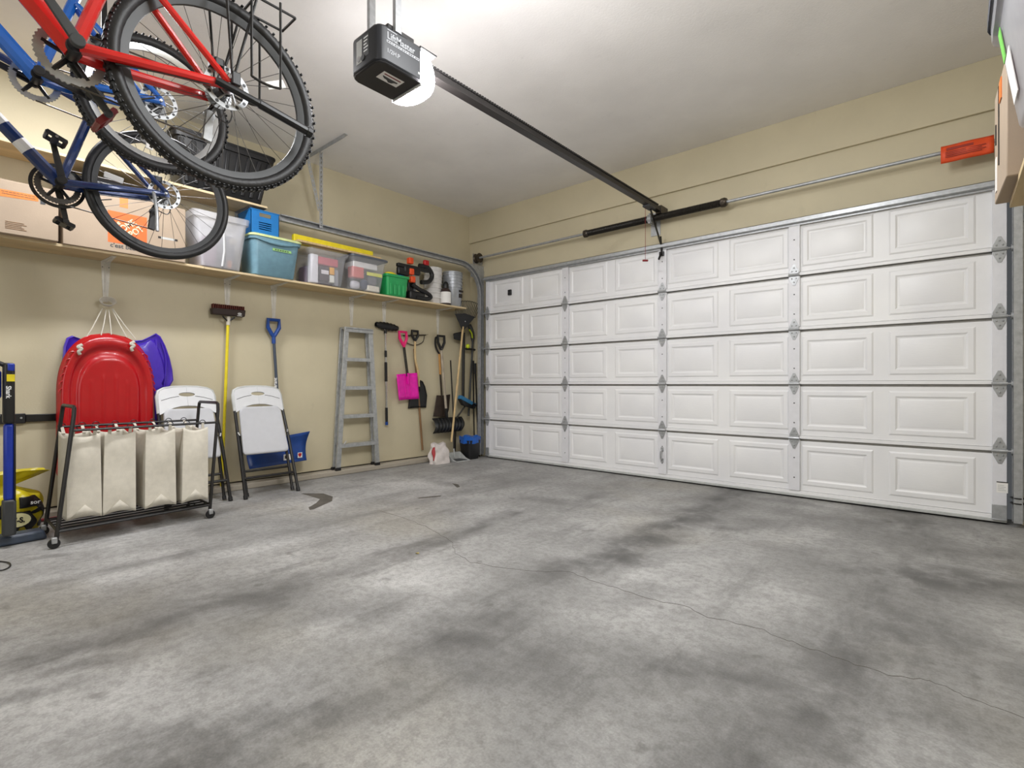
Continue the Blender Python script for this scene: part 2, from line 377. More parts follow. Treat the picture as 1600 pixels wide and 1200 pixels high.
for i in range(5):
    z0, z1 = DZ[i], DZ[i+1]
    m = MB().box(DX0, DX1, DY, DY+.045, z0+.003, z1-.016)
    m.box(DX0, DX1, DY-.016, DY+.03, z0+.003 if i else z0, z0+.028)          # folded lip along the foot of the section
    m.box(DX0, DX1, DY-.006, DY, z0+.030, z0+.036)
    sec = m.build('door_section', M['door'], dr, bev=.003)
    MB().box(DX0, DX1, DY+.018, DY+.04, z1-.017, z1+.002).build('section_joint', M['doorgrey'], sec)
    cz = (z0+z1)/2+.012
    for c in range(8):
        place(pm, 'raised_panel', sec, (DC-.2925-.585*3+.585*c, DY, cz))
    for j, x in enumerate(xs_st):
        hw = .042 if 0 < j < 4 else (.030 if j == 0 else .036)
        MB().box(x-hw, x+hw, DY-.024, DY-.001, z0+.029, z1-.003).build('stile', M['stile'], sec, bev=.002)
        if 0 < j < 4:
            for zz in (.30, .66): place(screw, 'screw', sec, (x, DY-.024, z0+(z1-z0)*zz))
        if i > 0: place(hm[-1 if j == 0 else 1 if j == 4 else 0], 'hinge', sec, (x, DY-.025, z0+.008))
# top strut, foot rail, seal
st = MB(); prof = [(-.03, 0), (-.03, .012), (-.018, .012), (-.012, .05), (.012, .05), (.018, .012), (.03, .012), (.03, 0)]
st.prism([(b, a) for a, b in prof], (DX0, DY-.02, 2.305), (0,-1,0), (0,0,1), (DX1-DX0, 0, 0)).build('top_strut', M['galv'], dr)
MB().box(DX0, DX1, DY-.03, DY+.045, .012, .034).build('foot_rail', M['greytrim'], dr, bev=.004)
MB().tube([(DX0, DY, .012), (DX1, DY, .012)], .013, 8).build('rubber_seal', M['rubber'], dr)
for x0, x1 in ((DX0, DX0+.06), (DX1-.075, DX1)):
    MB().box(x0, x1, DY-.031, DY-.025, .03, .13).box(x0, x1, DY-.05, DY-.03, .03, .036).build('corner_bracket', M['galv'], dr, bev=.002)
MB().tube([(DC, DY-.027, .20), (DC, DY-.055, .215), (DC, DY-.06, .25), (DC, DY-.055, .285), (DC, DY-.027, .30)], .009, 8).box(DC-.014, DC+.014, DY-.029, DY-.024, .175, .215).box(DC-.014, DC+.014, DY-.029, DY-.024, .285, .325).build('lift_handle', M['galv'], dr)
sp = PY(1566, 762, DY-.026)
lb = MB().box(sp.x-.028, sp.x+.028, DY-.0255, DY-.0245, sp.z-.035, sp.z+.04).build('sticker', M['label'], dr)
MB().box(sp.x-.028, sp.x+.028, DY-.0262, DY-.0250, sp.z+.033, sp.z+.04).build('sticker_print', M['print'], dr)
for zz in range(4): MB().box(sp.x-.022, sp.x+.018-.008*(zz % 2), DY-.0262, DY-.0250, sp.z-.02+zz*.011, sp.z-.017+zz*.011).build('sticker_print', M['greytrim'], dr)
kp = PY(797, 457, DY-.01)
t = thing('tilt_sensor', 'small black sensor box on the top left door panel', 'sensor', (kp.x, DY-.008, kp.z-.028))
MB().box(kp.x-.026, kp.x+.026, DY-.03, DY-.005, kp.z-.034, kp.z+.034).build('case', M['black'], t, bev=.006)
MB().lathe([(.010, 0), (.009, .004)], (kp.x, DY-.03, kp.z), ((1,0,0),(0,0,1),(0,-1,0)), 12).build('button', M['darkgrey'], t)
# ---------------------------------------------------------------- tracks
def track(X, sgn, label, yend):
    t = thing('door_track', label, 'track', (X, 4.745, 0))
    R = .36; zt = 2.47
    path = [Vector((X, 4.745, .03)), Vector((X, 4.745, 1.0)), Vector((X, 4.745, zt-R))]+arc((X, 4.745-R, zt-R), R, 0, PI/2, 10)[1:]+[Vector((X, 3.2, zt)), Vector((X, yend, zt))]
    a = .024
    prof = [(-a*sgn, -.030), (a*sgn, -.030), (a*sgn, -.02), (a*sgn-.004*sgn, -.02), (a*sgn-.004*sgn, -.026), (-a*sgn+.004*sgn, -.026), (-a*sgn+.004*sgn, .026), (a*sgn-.008*sgn, .026), (a*sgn-.008*sgn, .016), (a*sgn-.004*sgn, .016), (a*sgn-.004*sgn, .030), (-a*sgn, .030)]
    MB().sweep(path, prof, (1,0,0)).build('rail', M['galv'], t, ang=25)
    MB().box(X-sgn*.028-.002, X-sgn*.028+.002, 4.745, YF-.002, .04, 2.44).box(X-sgn*.028-.03*(sgn > 0), X-sgn*.028+.03*(sgn < 0), YF-.006, YF-.002, .04, 2.44).build('wall_angle', M['galv'], t)
    for z in (.42, .95, 1.5, 2.05):
        MB().box(X-sgn*.03-.002, X-sgn*.03+.002, 4.72, YF-.004, z-.03, z+.03).lathe([(.011, 0), (.011, .012)], (X-sgn*.03, 4.745, z), 'x', 6).build('bracket', M['galv'], t)
    MB().box(X-sgn*.033-.002, X-sgn*.033+.002, 4.60, YF-.004, 2.33, 2.5).build('flag_bracket', M['galv'], t)
    return t
tl = track(-4.642, 1, 'galvanised curved door track beside the leaf rake', 2.135)
tr_ = track(.330, -1, 'galvanised door track at the right edge under the cardboard box', 2.75)
for z in (.155, .19): MB().lathe([(.036, 0), (.036, .008)], (.330, 4.745, z), 'z', 12).build('black_tie', M['black'], tr_)
# hanger for the left track
hY = PX(500, 350, -4.642).y
t = thing('track_hanger', 'perforated steel hanger holding the left door track below the ceiling', 'hanger', (-4.642, hY, 2.5))
def perf(p0, p1, w, nrm, holes):
    m = MB(); a = Vector(p0); b = Vector(p1); d = (b-a).normalized(); q = d.cross(Vector(nrm)).normalized()
    L = (b-a).length; n = holes; st_ = L/n
    for s_ in (-1, 1): m.prism([(0, 0), (L, 0), (L, w*.32), (0, w*.32)], a+q*(s_*w*.5-(w*.32 if s_ > 0 else 0)), d, q, Vector(nrm)*.003)
    for i in range(n): m.prism([(i*st_, -w*.2), (i*st_+st_*.45, -w*.2), (i*st_+st_*.45, w*.2), (i*st_, w*.2)], a, d, q, Vector(nrm)*.003)
    return m
X = -4.642
perf((X+.02, hY, 2.46), (X+.02, hY, ZC-.005), .034, (1,0,0), 16).build('upright', M['galv'], t)
perf((X+.005, hY+.017, 2.46), (X+.005, hY+.017, ZC-.005), .034, (0,-1,0), 16).build('upright_flange', M['galv'], t)
perf((X+.025, hY-.16, ZC-.02), (X+.025, hY-.02, 2.62), .03, (1,0,0), 14).build('brace', M['galv'], t)
b0, b1 = PZ(489, 251, ZC-.02), PZ(528, 229, ZC-.02)
MB().prism([(0, 0), (.036, 0), (.036, .004), (.004, .004), (.004, .036), (0, .036)], (X-.10, hY-.05, ZC-.001), (0,1,0), (0,0,-1), (.62, 0, 0)).build('ceiling_angle', M['galv'], t)
# ---------------------------------------------------------------- torsion shaft and springs
SY, SZ = 4.715, 2.585
t = thing('torsion_spring_shaft', 'torsion shaft with two dark coil springs above the garage door', 'spring', (DC, SY, SZ-.05))
MB().tube([(-4.70, SY, SZ), (.44, SY, SZ)], .0135, 12).build('shaft', M['galv'], t)
def coil(xa, xb):
    n = 46; m = MB(); pr = []
    for i in range(n*2+1): pr.append((.030 if i % 2 else .0345, xa+(xb-xa)*i/(n*2)))
    return m.lathe([(r, h) for r, h in pr], (0, SY, SZ), 'x', 16)
M['spring'] = mat('dark_spring_steel', (40, 37, 34), .38, .5)
coil(-2.99, -2.30).build('spring', M['spring'], t, ang=60); coil(-2.22, -1.57).build('spring', M['spring'], t, ang=60)
for x in (-3.01, -1.555): MB().lathe([(.02, -.02), (.04, -.02), (.042, .012), (.032, .03), (.02, .03)], (x, SY, SZ), 'x', 14).box(x-.012, x+.012, SY-.05, SY-.036, SZ-.01, SZ+.01).build('winding_cone', M['rust'], t)
MB().box(-2.268, -2.252, SY-.03, YF-.003, SZ-.05, SZ+.05).lathe([(.044, -.02), (.044, .02)], (-2.26, SY, SZ), 'x', 14).box(-2.31, -2.21, YF-.01, YF-.002, SZ-.14, SZ+.09).build('centre_bracket', M['galv'], t)
for x in (-4.655, .345): MB().lathe([(.03, -.035), (.062, -.035), (.05, -.02), (.05, .015), (.062, .03), (.03, .03)], (x, SY, SZ), 'x', 18).build('cable_drum', M['rust'], t); MB().box(x-.05, x-.044, SY-.05, YF-.003, SZ-.07, SZ+.06).build('end_bracket', M['galv'], t)
# orange warning tag
a = PY(1470, 236, SY-.03); xa, xb = a.x, .215; zt = SZ+.035
t = thing('warning_tag', 'orange paper warning tag hung on the torsion shaft by the right boxes', 'tag', ((xa+xb)/2, SY-.03, zt-.125))
def tagf(i, j): 
    b = (j-.5)*2; return (xa+(xb-xa)*i, SY-.016-.03*math.cos(b*1.2)+.004*math.sin(i*9), zt-.12*j)
MB().grid(tagf, 10, 8).build('sheet', M['orangetag'], t, solid=.002)
M['tagprint'] = mat('dark_red_print', (150, 40, 16), .6)
MB().box(xa+.03, xa+.17, SY-.0492, SY-.0482, zt-.044, zt-.026).build('printed_line', M['tagprint'], t)
for r in range(4): MB().box(xa+.025, xb-.04-.02*(r % 2), SY-.0502, SY-.0490, zt-.058-r*.011, zt-.053-r*.011).build('printed_line', M['tagprint'], t)
# ---------------------------------------------------------------- opener, rail and arm
OX, OZ = DC, 2.487
t = thing('garage_door_opener', 'black ceiling door opener with a glowing white lamp lens and long rail', 'opener', (OX, 1.53, OZ))
hw = .125; oy0, oy1 = 1.40, 1.66; top = 2.665
poly = [(-hw+.04, oy0), (hw-.04, oy0), (hw-.012, oy0+.012), (hw, oy0+.04), (hw, oy1), (-hw, oy1), (-hw, oy0+.04), (-hw+.012, oy0+.012)]
M['openerblack'] = mat('glossy_black_housing', (26, 28, 33), .42, 0, .06)
MB().prism(poly, (OX, 0, OZ), (1,0,0), (0,1,0), (0,0,top-OZ)).build('housing', M['openerblack'], t, bev=.012)
MB().prism([(x*.97, oy0+.005+(y-oy0)*.97) for x, y in poly], (OX, 0, OZ-.006), (1,0,0), (0,1,0), (0,0,.012)).build('bottom_cover', M['black'], t, bev=.006)
MB().box(OX-.09, OX+.10, oy0+.07, oy1-.03, top-.03, top+.035).build('top_chassis', M['blackmetal'], t, bev=.004)
for s_ in (-1, 1):
    MB().box(OX+s_*.11-.012, OX+s_*.11+.012, 1.50, 1.535, top, ZC-.002).build('ceiling_strap', M['galv'], t)
def lens(i, j):
    a = PI*(i) ; hgt = (top-OZ)-.01
    x = -math.cos(a)*hw*1.0; y = math.sin(a)**.7*.15*math.sin(PI*(.12+.76*j))**.35
    z = OZ-.012+hgt*j; return (OX+x, oy1-.002+y, z)
lm = MB().grid(lens, 24, 8)
for jj, rev in ((0, 1), (1, 0)):
    ring = [lens(i/24, jj) for i in range(25)]; lm.add(ring, [tuple(range(25))])
M['lens'] = mat('lit_lamp_lens', (250, 248, 250), .4, emit=85, var=.02)
lm.build('lamp_lens', M['lens'], t)
MB().box(OX-hw+.004, OX+hw-.004, oy1-.006, oy1+.006, OZ-.014, top-.006).build('lens_frame', M['greytrim'], t, bev=.003)
# print on the +X side and on the back end
sx = OX+hw+.0006; M['openerprint'] = mat('grey_white_print', (170, 172, 176), .6, var=.02)
text('LiftMaster', .047, (sx, oy0+.048, top-.062), (0,1,0), (0,0,1), M['openerprint'], t, bold=.0007, xs=.86)
MB().box(sx-.0004, sx+.0004, oy0+.046, oy1-.018, top-.082, top-.070).build('printed_bar', M['openerprint'], t)
for r in range(14): MB().box(sx, sx+.0008, oy0+.050+r*.0138, oy0+.060+r*.0138-.002*(r % 3), top-.0785, top-.0735).build('small_print', M['black'], t)
MB().box(sx-.0004, sx+.0004, oy0+.05, oy0+.105, top-.0205, top-.0165).build('small_print', M['openerprint'], t)
text('1/2H.P', .028, (sx, oy0+.046, top-.128), (0,1,0), (0,0,1), M['openerprint'], t, bold=.0003)
MB().box(OX-hw, OX+hw, oy1-.01, oy1+.10, top-.004, top+.004).build('lens_top_plate', M['blackmetal'], t, bev=.002)  # added plate, keeps the lens glow off the ceiling
MB().box(sx-.0004, sx+.0004, oy1-.026, oy1-.012, OZ+.03, OZ+.04).build('printed_mark', M['greytrim'], t)
ey = oy0-.0006
MB().box(OX-.06, OX-.012, ey-.0004, ey+.0004, OZ+.035, top-.03).build('wiring_label', M['greytrim'], t)
MB().box(OX-.002, OX+.045, ey-.0004, ey+.0004, OZ+.05, top-.025).build('wiring_label', M['darkgrey'], t)
MB().lathe([(.014, 0), (.014, .004)], (OX-.036, ey, OZ+.055), ((1,0,0),(0,0,1),(0,-1,0)), 14).build('adjuster_knob', M['chrome'], t)
MB().lathe([(.014, 0), (.014, .004)], (OX-.002, ey, OZ+.05), ((1,0,0),(0,0,1),(0,-1,0)), 14).build('adjuster_knob', M['darkgrey'], t)
for r in range(5): MB().box(OX+.003, OX+.04-.006*(r % 3), ey-.001, ey, top-.04-r*.016, top-.034-r*.016).build('label_print', M['textwhite'], t)
bz = OZ-.0068
MB().box(OX-.005, OX+.065, oy0+.075, oy0+.195, bz-.0006, bz+.001).build('bottom_label', M['label'], t)
MB().prism([(-.045, 0), (-.03, .012), (-.01, .016), (.005, .028), (.022, .024), (.03, .012), (.044, .008), (.044, -.002), (-.045, -.004)], (OX+.030, oy0+.135, bz-.0012), (0,1,0), (-1,0,0), (0,0,.0006)).build('label_picture', M['darkgrey'], t)
MB().prism([(-.048, -.024), (.048, -.024), (.048, -.016), (-.048, -.016)], (OX+.030, oy0+.135, bz-.0012), (0,1,0), (-1,0,0), (0,0,.0006)).build('label_picture', M['maroon'], t)
# rail with belt teeth
M['railblack'] = mat('dark_rail_paint', (46, 43, 42), .38, .3)
rz = 2.66
MB().box(OX-.022, OX+.022, oy1+.05, 4.70, rz-.024, rz+.012).box(OX-.028, OX+.028, oy1+.05, 4.70, rz-.030, rz-.024).build('rail', M['railblack'], t, bev=.002)
lk = MB().box(-.006, .006, -.007, .007, -.007, .007).mesh('chain_link', M['blackmetal'])
ch = MB(); y = oy1+.1; n = 0
while y < 4.62:
    ch.box(OX+.016, OX+.028, y, y+.013, rz+.012, rz+.026); y += .022; n += 1
ch.box(OX+.019, OX+.025, oy1+.1, 4.62, rz+.014, rz+.02).build('drive_chain', M['blackmetal'], t, kind='stuff')
MB().lathe([(.03, -.015), (.03, .015)], (OX, 4.70, rz-.006), 'x', 16).box(OX-.03, OX+.03, 4.69, YF-.002, rz-.045, rz+.03).build('header_bracket', M['rust'], t)
MB().box(OX-.035, OX+.035, 4.42, 4.56, rz-.048, rz-.030).build('trolley', M['darkgrey'], t, bev=.003)
MB().prism([(0, -.012), (.36, -.012), (.36, .012), (0, .012)], (OX-.004, 4.52, rz-.05), Vector((0, .24, -.30)).normalized(), (0, .78, .62), (.008, 0, 0)).build('arm', M['blackmetal'], t)
MB().tube([(OX, 4.735, 2.40), (OX, 4.76, 2.25), (OX, 4.70, 2.17)], .011, 6).box(OX-.022, OX+.022, 4.752, 4.782, 2.215, 2.255).build('door_bracket', M['blackmetal'], t)
MB().tube([(OX-.03, 4.47, rz-.045), (OX-.03, 4.47, 2.13)], .0022, 5).build('release_cord', M['maroon'], t)
MB().tube([(OX-.055, 4.47, 2.122), (OX-.005, 4.47, 2.115)], .010, 8).build('release_handle', M['maroon'], t)
# ================================================================ shelves on the left wall
def ringrect(x0, x1, y0, y1, z, r=.02, n=3):
    r = min(r, (x1-x0)/2.01, (y1-y0)/2.01); out = []
    for cx, cy, a in ((x1-r, y1-r, 0), (x0+r, y1-r, PI/2), (x0+r, y0+r, PI), (x1-r, y0+r, 1.5*PI)):
        for i in range(n+1):
            an = a+PI/2*i/n; out.append((cx+r*math.cos(an), cy+r*math.sin(an), z))
    return out
def loft(rings, capa=True, capb=True, m=None):
    m = m or MB(); n = len(rings[0]); vs = [p for r in rings for p in r]
    fs = [(i*n+k, i*n+(k+1) % n, (i+1)*n+(k+1) % n, (i+1)*n+k) for i in range(len(rings)-1) for k in range(n)]
    if capa: fs.append(tuple(range(n))[::-1])
    if capb: fs.append(tuple((len(rings)-1)*n+k for k in range(n)))
    return m.add(vs, fs)
SX, SZ0, SZ1 = -4.62, 1.893, 1.911
sh = thing('wall_shelf', 'long lower plywood wall shelf carrying the boxes and bins', 'shelf', (XL, 2.2, SZ0))
MB().box(XL+.002, SX, -.9, 1.5, SZ0, SZ1).build('board', M['ply'], sh, bev=.001)
MB().box(XL+.002, SX, 1.502, 4.47, SZ0, SZ1).build('board', M['ply'], sh, bev=.001)
for a, b in ((-.9, 1.5), (1.502, 4.47)):
    for i in range(4): MB().box(SX-.001, SX+.0012+.0006*(i % 2), a, b, SZ0+.0004+i*.0045, SZ0+.0042+i*.0045).build('edge_ply', M['plyedge'], sh)
UZ0, UZ1 = 2.515, 2.533
us = thing('wall_shelf', 'short upper plywood wall shelf behind the hanging bicycles', 'shelf', (XL, .6, UZ0))
MB().box(XL+.002, SX, -.9, 2.009, UZ0, UZ1).build('board', M['ply'], us, bev=.001)
for i in range(4): MB().box(SX-.001, SX+.0012+.0006*(i % 2), -.9, 2.009, UZ0+.0004+i*.0045, UZ0+.0042+i*.0045).build('edge_ply', M['plyedge'], us)
M['bracket'] = mat('white_bracket_enamel', (214, 210, 200), .4)
def bracket(u, ztop, label, arm=.27, leg=.31, m=None):
    y = PX(u, 420, XL).y; t = thing('shelf_bracket', label, 'bracket', (XL, y, ztop-leg), group='pressed steel shelf brackets')
    m = m or M['bracket']; w0, w1 = .030, .014
    def half(n1, n2, tip, xd, zd, base):
        q = MB(); b = Vector(base); xd = Vector(xd); L = tip
        q.hexa([b+Vector((0,-w0,0)), b+Vector((0,w0,0)), b+Vector((0,w0,0))+Vector(n1)*.003, b+Vector((0,-w0,0))+Vector(n1)*.003,
                b+Vector((0,-w1,0))+xd*L, b+Vector((0,w1,0))+xd*L, b+Vector((0,w1,0))+xd*L+Vector(n1)*.003, b+Vector((0,-w1,0))+xd*L+Vector(n1)*.003])
        r0 = b+xd*.02; r1 = b+xd*(L-.02)
        q.tube([r0, lerp(r0, r1, .05)+Vector(n1)*.007, lerp(r0, r1, .6)+Vector(n1)*.009, r1], .0075, 6)
        return q
    half((1,0,0), 0, leg, (0,0,-1), 0, (XL+.001, y, ztop-.001)).build('wall_leg', m, t)
    half((0,0,-1), 0, arm, (1,0,0), 0, (XL+.001, y, ztop-.001)).build('shelf_arm', m, t)
    for s_ in (-1, 1): MB().lathe([(.004, 0), (.003, .003)], (XL+.004, y+s_*.02, ztop-.045), ((0,1,0),(0,0,1),(1,0,0)), 6).build('screw', M['darkgrey'], t)
    return t
bracket(165, SZ0, 'white shelf bracket from which the red sled hangs')
bracket(355, SZ0, 'white shelf bracket above the yellow-handled broom')
bracket(427.5, SZ0, 'white shelf bracket above the blue-handled snow shovel')
bracket(549, SZ0, 'white shelf bracket above the aluminium stepladder')
bracket(600, SZ0, 'white shelf bracket above the black telescopic broom')
bracket(684, SZ0, 'white shelf bracket nearest the garage door')
b = bracket(372, UZ0, 'grey shelf bracket under the right end of the upper shelf', m=M['galv'])
# ---------------------------------------------------------------- cardboard boxes
def carton(y0, y1, xf, depth, z0, h, name, label, flaps=True):
    t = thing(name, label, 'box', (xf-depth/2, (y0+y1)/2, z0))
    MB().box(xf-depth, xf, y0, y1, z0, z0+h).build('body', M['card'], t, bev=.004)
    if flaps:
        g = .004
        MB().box(xf-depth+.002, xf-depth/2-g/2, y0+.002, y1-.002, z0+h, z0+h+.004).build('flap', M['card'], t)
        MB().box(xf-depth/2+g/2, xf-.002, y0+.002, y1-.002, z0+h, z0+h+.004).build('flap', M['card'], t)
    return t
X1 = -4.56
t = carton(-.12, .597, X1, .34, SZ1, .34, 'cardboard_box', 'plain cardboard box with printed orange tape at the left edge')
def face(pts, X, name, m, t, th=.001):
    ps = [PX(u, v, X) for u, v in pts]; MB().prism([(p.y, p.z) for p in ps], (X, 0, 0), (0,1,0), (0,0,1), (th, 0, 0)).build(name, m, t)
face([(-20, 291), (60, 306), (60, 315), (-20, 303)], X1, 'orange_tape', M['tape'], t)
face([(63, 310), (71, 311.5), (71, 320), (63, 319)], X1, 'grey_tape', M['darkgrey'], t)
for i in range(9):
    p = PX(2+i*6, 298+i*1.15, X1+.0015); MB().box(p.x, p.x+.0006, p.y, p.y+.014, p.z, p.z+.004).box(p.x, p.x+.0006, p.y+.002, p.y+.018, p.z-.014, p.z-.010).build('tape_print', M['brownwood'], t)
for i in range(5):
    p = PX(8, 356-i*2.6, X1+.0012); MB().box(p.x, p.x+.0006, p.y, p.y+.10-.012*(i % 3), p.z, p.z+.004).build('small_print', M['brownwood'], t)
X2 = -4.60; yA, yB = PX(98, 380, X2).y, PX(290, 380, X2).y
t = carton(yA, yB, X2, .31, SZ1, .42, 'cardboard_box', 'large cardboard moving box with an orange square logo behind the bicycle wheel')
q = [PX(168.5, 326, X2), PX(229.5, 340, X2), PX(229.5, 389, X2), PX(168.5, 376, X2)]
ya, yb = q[0].y, q[1].y; za = .5*(q[0].z+q[1].z)-.005; zb = zb_ = .5*(q[2].z+q[3].z)
sq = MB().box(X2, X2+.001, ya, yb, zb, za).build('printed_logo', M['orange'], t)
cy, cz = (ya+yb)/2, (za+zb)/2; R_ = Vector((0, 1, .92)).normalized(); U_ = Vector((0, -.92, 1)).normalized()
M['logotext'] = mat('pale_print', (226, 206, 176), .7)
for i, s_ in enumerate(('THE', 'HOME', 'DEPOT')):
    text(s_, (.026, .062, .062)[i], Vector((X2+.0012, cy, cz))+U_*((.052, .0, -.058)[i])+R_*(-.03*(i == 0)), R_, U_, M['logotext'], t, bold=.0012, align='CENTER', xs=.86)
p = PX(172, 383, X2); text("c'est beau", .043, (X2+.0005, p.y, p.z-.01), (0,1,0), (0,0,1), M['darkgrey'], t, bold=.001)
face([(187, 305), (200, 308), (200, 326), (187, 323)], X2, 'orange_tape', M['tape'], t)
p = PX(247, 372, X2); MB().box(X2, X2+.0008, p.y, p.y+.13, p.z, p.z+.016).build('small_print', M['greytrim'], t)
for dd in (0, .11): MB().box(X2+.0006, X2+.0012, p.y+dd, p.y+dd+.02, p.z, p.z+.016).build('small_print', M['print'], t)
# black bag lying on the big box
y0 = yA+.03; y1 = y0+.50; zc = SZ1+.424
def bagf(i, j):
    a = 2*PI*i; e = math.sin(PI*min(max(j, 0), 1))**.35
    return (-4.77+.13*math.cos(a)*e*(1+.06*math.sin(7*j+2*a)), y0+(y1-y0)*j, zc+.064+(.062*math.sin(a)+.004*math.sin(5*a+9*j))*e)
t = single(MB().grid(bagf, 16, 18), 'folded_bag', M['black'], 'black folded bag squeezed between the moving box and upper shelf', 'bag')
for r in range(6): MB().box(-4.77+.131, -4.77+.134, y0+.12+r*.035, y0+.143+r*.035, zc+.05, zc+.072).build('faint_print', M['darkgrey'], t)
# ---------------------------------------------------------------- plastic bins
def tote(name, label, xf, depth, yt, yb, z0, ztop, m, lid=None, r=.03, inset=.018, cat='bin', rim=.012, rimh=.03, group=None, lidh=.02):
    t = thing(name, label, cat, (xf-depth/2, (yb[0]+yb[1])/2, z0), group=group)
    X0, X1_ = xf-depth, xf; i = inset; th = .003; zt = ztop
    R = lambda z, ex, k: ringrect(X0+i*(1-k)-ex, X1_-i*(1-k)+ex, yb[0]+(yt[0]-yb[0])*k-ex, yb[1]+(yt[1]-yb[1])*k+ex, z, r)
    h = zt-z0; kr = 1-rimh/h
    loft([R(z0, -.01, 0), R(z0+.008, 0, 0), R(zt-rimh, 0, kr), R(zt-rimh, rim, kr), R(zt, rim+.001, 1), R(zt, -th, 1), R(zt-rimh, -th, kr), R(z0+.01, -th, 0)], True, True).build('body', m, t, ang=50)
    if lid:
        loft([R(zt+.001, rim+.004, 1), R(zt-.004, rim+.006, 1), R(zt+lidh*.6, rim+.006, 1), R(zt+lidh, rim-.006, 1)], True, True).build('lid', lid, t, ang=50)
    return t
Yx = lambda u, X: PX(u, 400, X).y
Zx = lambda u, v, X: PX(u, v, X).z
xf = -4.59
# frosted bin
yt = (Yx(303, xf), Yx(389, xf)); yb = (Yx(314, xf), Yx(378, xf)); zt = Zx(303, 325, xf)
t = tote('storage_bin', 'tall frosted white bin beside the orange-logo box', xf, .31, yt, yb, SZ1, zt, M['frost'], r=.04, rimh=.05)
MB().box(xf-.25, xf-.06, yb[0]+.03, yb[0]+.15, SZ1+.015, SZ1+.27).build('purple_contents', mat('dull_purple_cloth', (140, 84, 124), .8), t, bev=.03)
MB().box(xf-.26, xf-.05, yb[0]+.19, yb[1]-.03, SZ1+.015, SZ1+.30).build('grey_contents', mat('grey_cloth', (92, 98, 116), .8), t, bev=.03)
MB().box(xf-.06, xf-.035, yb[1]-.10, yb[1]-.065, SZ1+.02, SZ1+.085).build('orange_contents', M['tape'], t, bev=.008)
MB().ball((xf-.05, yb[0]+.26, SZ1+.25), (.02, .035, .035)).build('cream_contents', M['canvas'], t)
MB().tube([(xf-.018, yb[0]+.165, SZ1+.02), (xf-.014, yb[0]+.18, SZ1+.15), (xf-.01, yb[0]+.175, SZ1+.30)], .010, 6).build('white_strap', M['white'], t)
# teal tote, lime lid, blue crate on it
yt = (Yx(394, xf), Yx(470, xf)); yb = (Yx(397, xf), Yx(463, xf)); zt = Zx(397, 366, xf)
t = tote('storage_tote', 'teal plastic tote with a pale lime lid and small green label', xf, .31, yt, yb, SZ1, zt, M['teal'], M['lime'], r=.05, rimh=.03)
c = (Yx(426, xf), Yx(455, xf)); z = Zx(440, 392, xf)
MB().box(xf-.001, xf+.001, c[0], c[1], z-.010, z+.012).build('green_label', M['limelabel'], t)
for r in range(6): MB().box(xf+.0008, xf+.0016, c[0]+.02+r*.022, c[0]+.035+r*.022, z-.004, z+.005).build('label_print', M['darkgrey'], t)
MB().grid(lambda i, j: (xf+.013, yt[0]+.03+(yt[1]-yt[0]-.06)*i, zt-.03-.03*math.sin(PI*i)*j), 12, 1).build('rim_apron', M['teal'], t, solid=.003)
zl = zt+.021; xc = -4.615; y0, y1 = Yx(392, xc), Yx(436, xc)
t = thing('plastic_crate', 'bright blue open crate standing on the teal tote', 'crate', (xc-.13, (y0+y1)/2, zl))
cx0 = xc-.27; zt2 = Zx(392, 325, xc); ti = .012
def wallx(xa, xb, ya, yb_):
    # long side with hand hole and slots built from bars
    m = MB(); L = yb_-ya; hh = zt2-zl; cy = (ya+yb_)/2
    m.box(xa, xb, ya, yb_, zl+hh*.90, zt2); m.box(xa, xb, ya, cy-.05, zl+hh*.74, zl+hh*.9); m.box(xa, xb, cy+.05, yb_, zl+hh*.74, zl+hh*.9)
    m.box(xa, xb, ya, yb_, zl+hh*.56, zl+hh*.74)
    for k_ in range(4):
        z_ = zl+hh*(.20+.09*k_); m.box(xa, xb, cy-.055, cy+.055, z_+hh*.045, z_+hh*.09)
    m.box(xa, xb, ya, cy-.055, zl+hh*.2, zl+hh*.56); m.box(xa, xb, cy+.055, yb_, zl+hh*.2, zl+hh*.56); m.box(xa, xb, ya, yb_, zl, zl+hh*.2); return m
wallx(xc-.004, xc, y0, y1).build('front_side', M['brightblue'], t); wallx(cx0, cx0+.004, y0, y1).build('back_side', M['brightblue'], t)
MB().box(cx0, xc, y0, y0+.004, zl, zt2).build('end_side', M['brightblue'], t); MB().box(cx0, xc, y1-.004, y1, zl, zt2).build('end_side', M['brightblue'], t)
MB().box(cx0, xc, y0, y1, zl, zl+.004).build('base', M['brightblue'], t)
MB().tube([(xc, y0, zt2), (xc, y1, zt2), (cx0, y1, zt2), (cx0, y0, zt2)], .006, 6, closed=True).build('rim', M['brightblue'], t)
# clear bin with coloured contents
yt = (Yx(486, xf), Yx(543, xf)); yb = (Yx(484, xf), Yx(536, xf)); zt = Zx(486, 388, xf)
t = tote('storage_bin', 'clear bin of pink and purple things with a small colour chart', xf, .31, yt, yb, SZ1, zt, M['clear'], M['clear'], r=.03, rimh=.03)
w_ = yb[1]-yb[0]; hh = zt-SZ1
def inside(a, b, c_, d, e, f, nm, col, bev=.01):
    MB().box(xf-e, xf-f, yb[0]+w_*a, yb[0]+w_*b, SZ1+.012+hh*c_, SZ1+.012+hh*d).build(nm, mat(nm+'_'+str(col[0])+str(col[1]), col, .7), t, bev=bev)
inside(.08, .30, .0, .85, .10, .03, 'white_bottle', (226, 224, 232)); inside(.30, .92, .58, .82, .24, .04, 'pink_box', (200, 84, 100))
inside(.34, .62, .10, .52, .07, .03, 'dark_package', (52, 18, 36), .004); inside(.64, .78, .32, .54, .06, .028, 'orange_package', (236, 170, 40), .004)
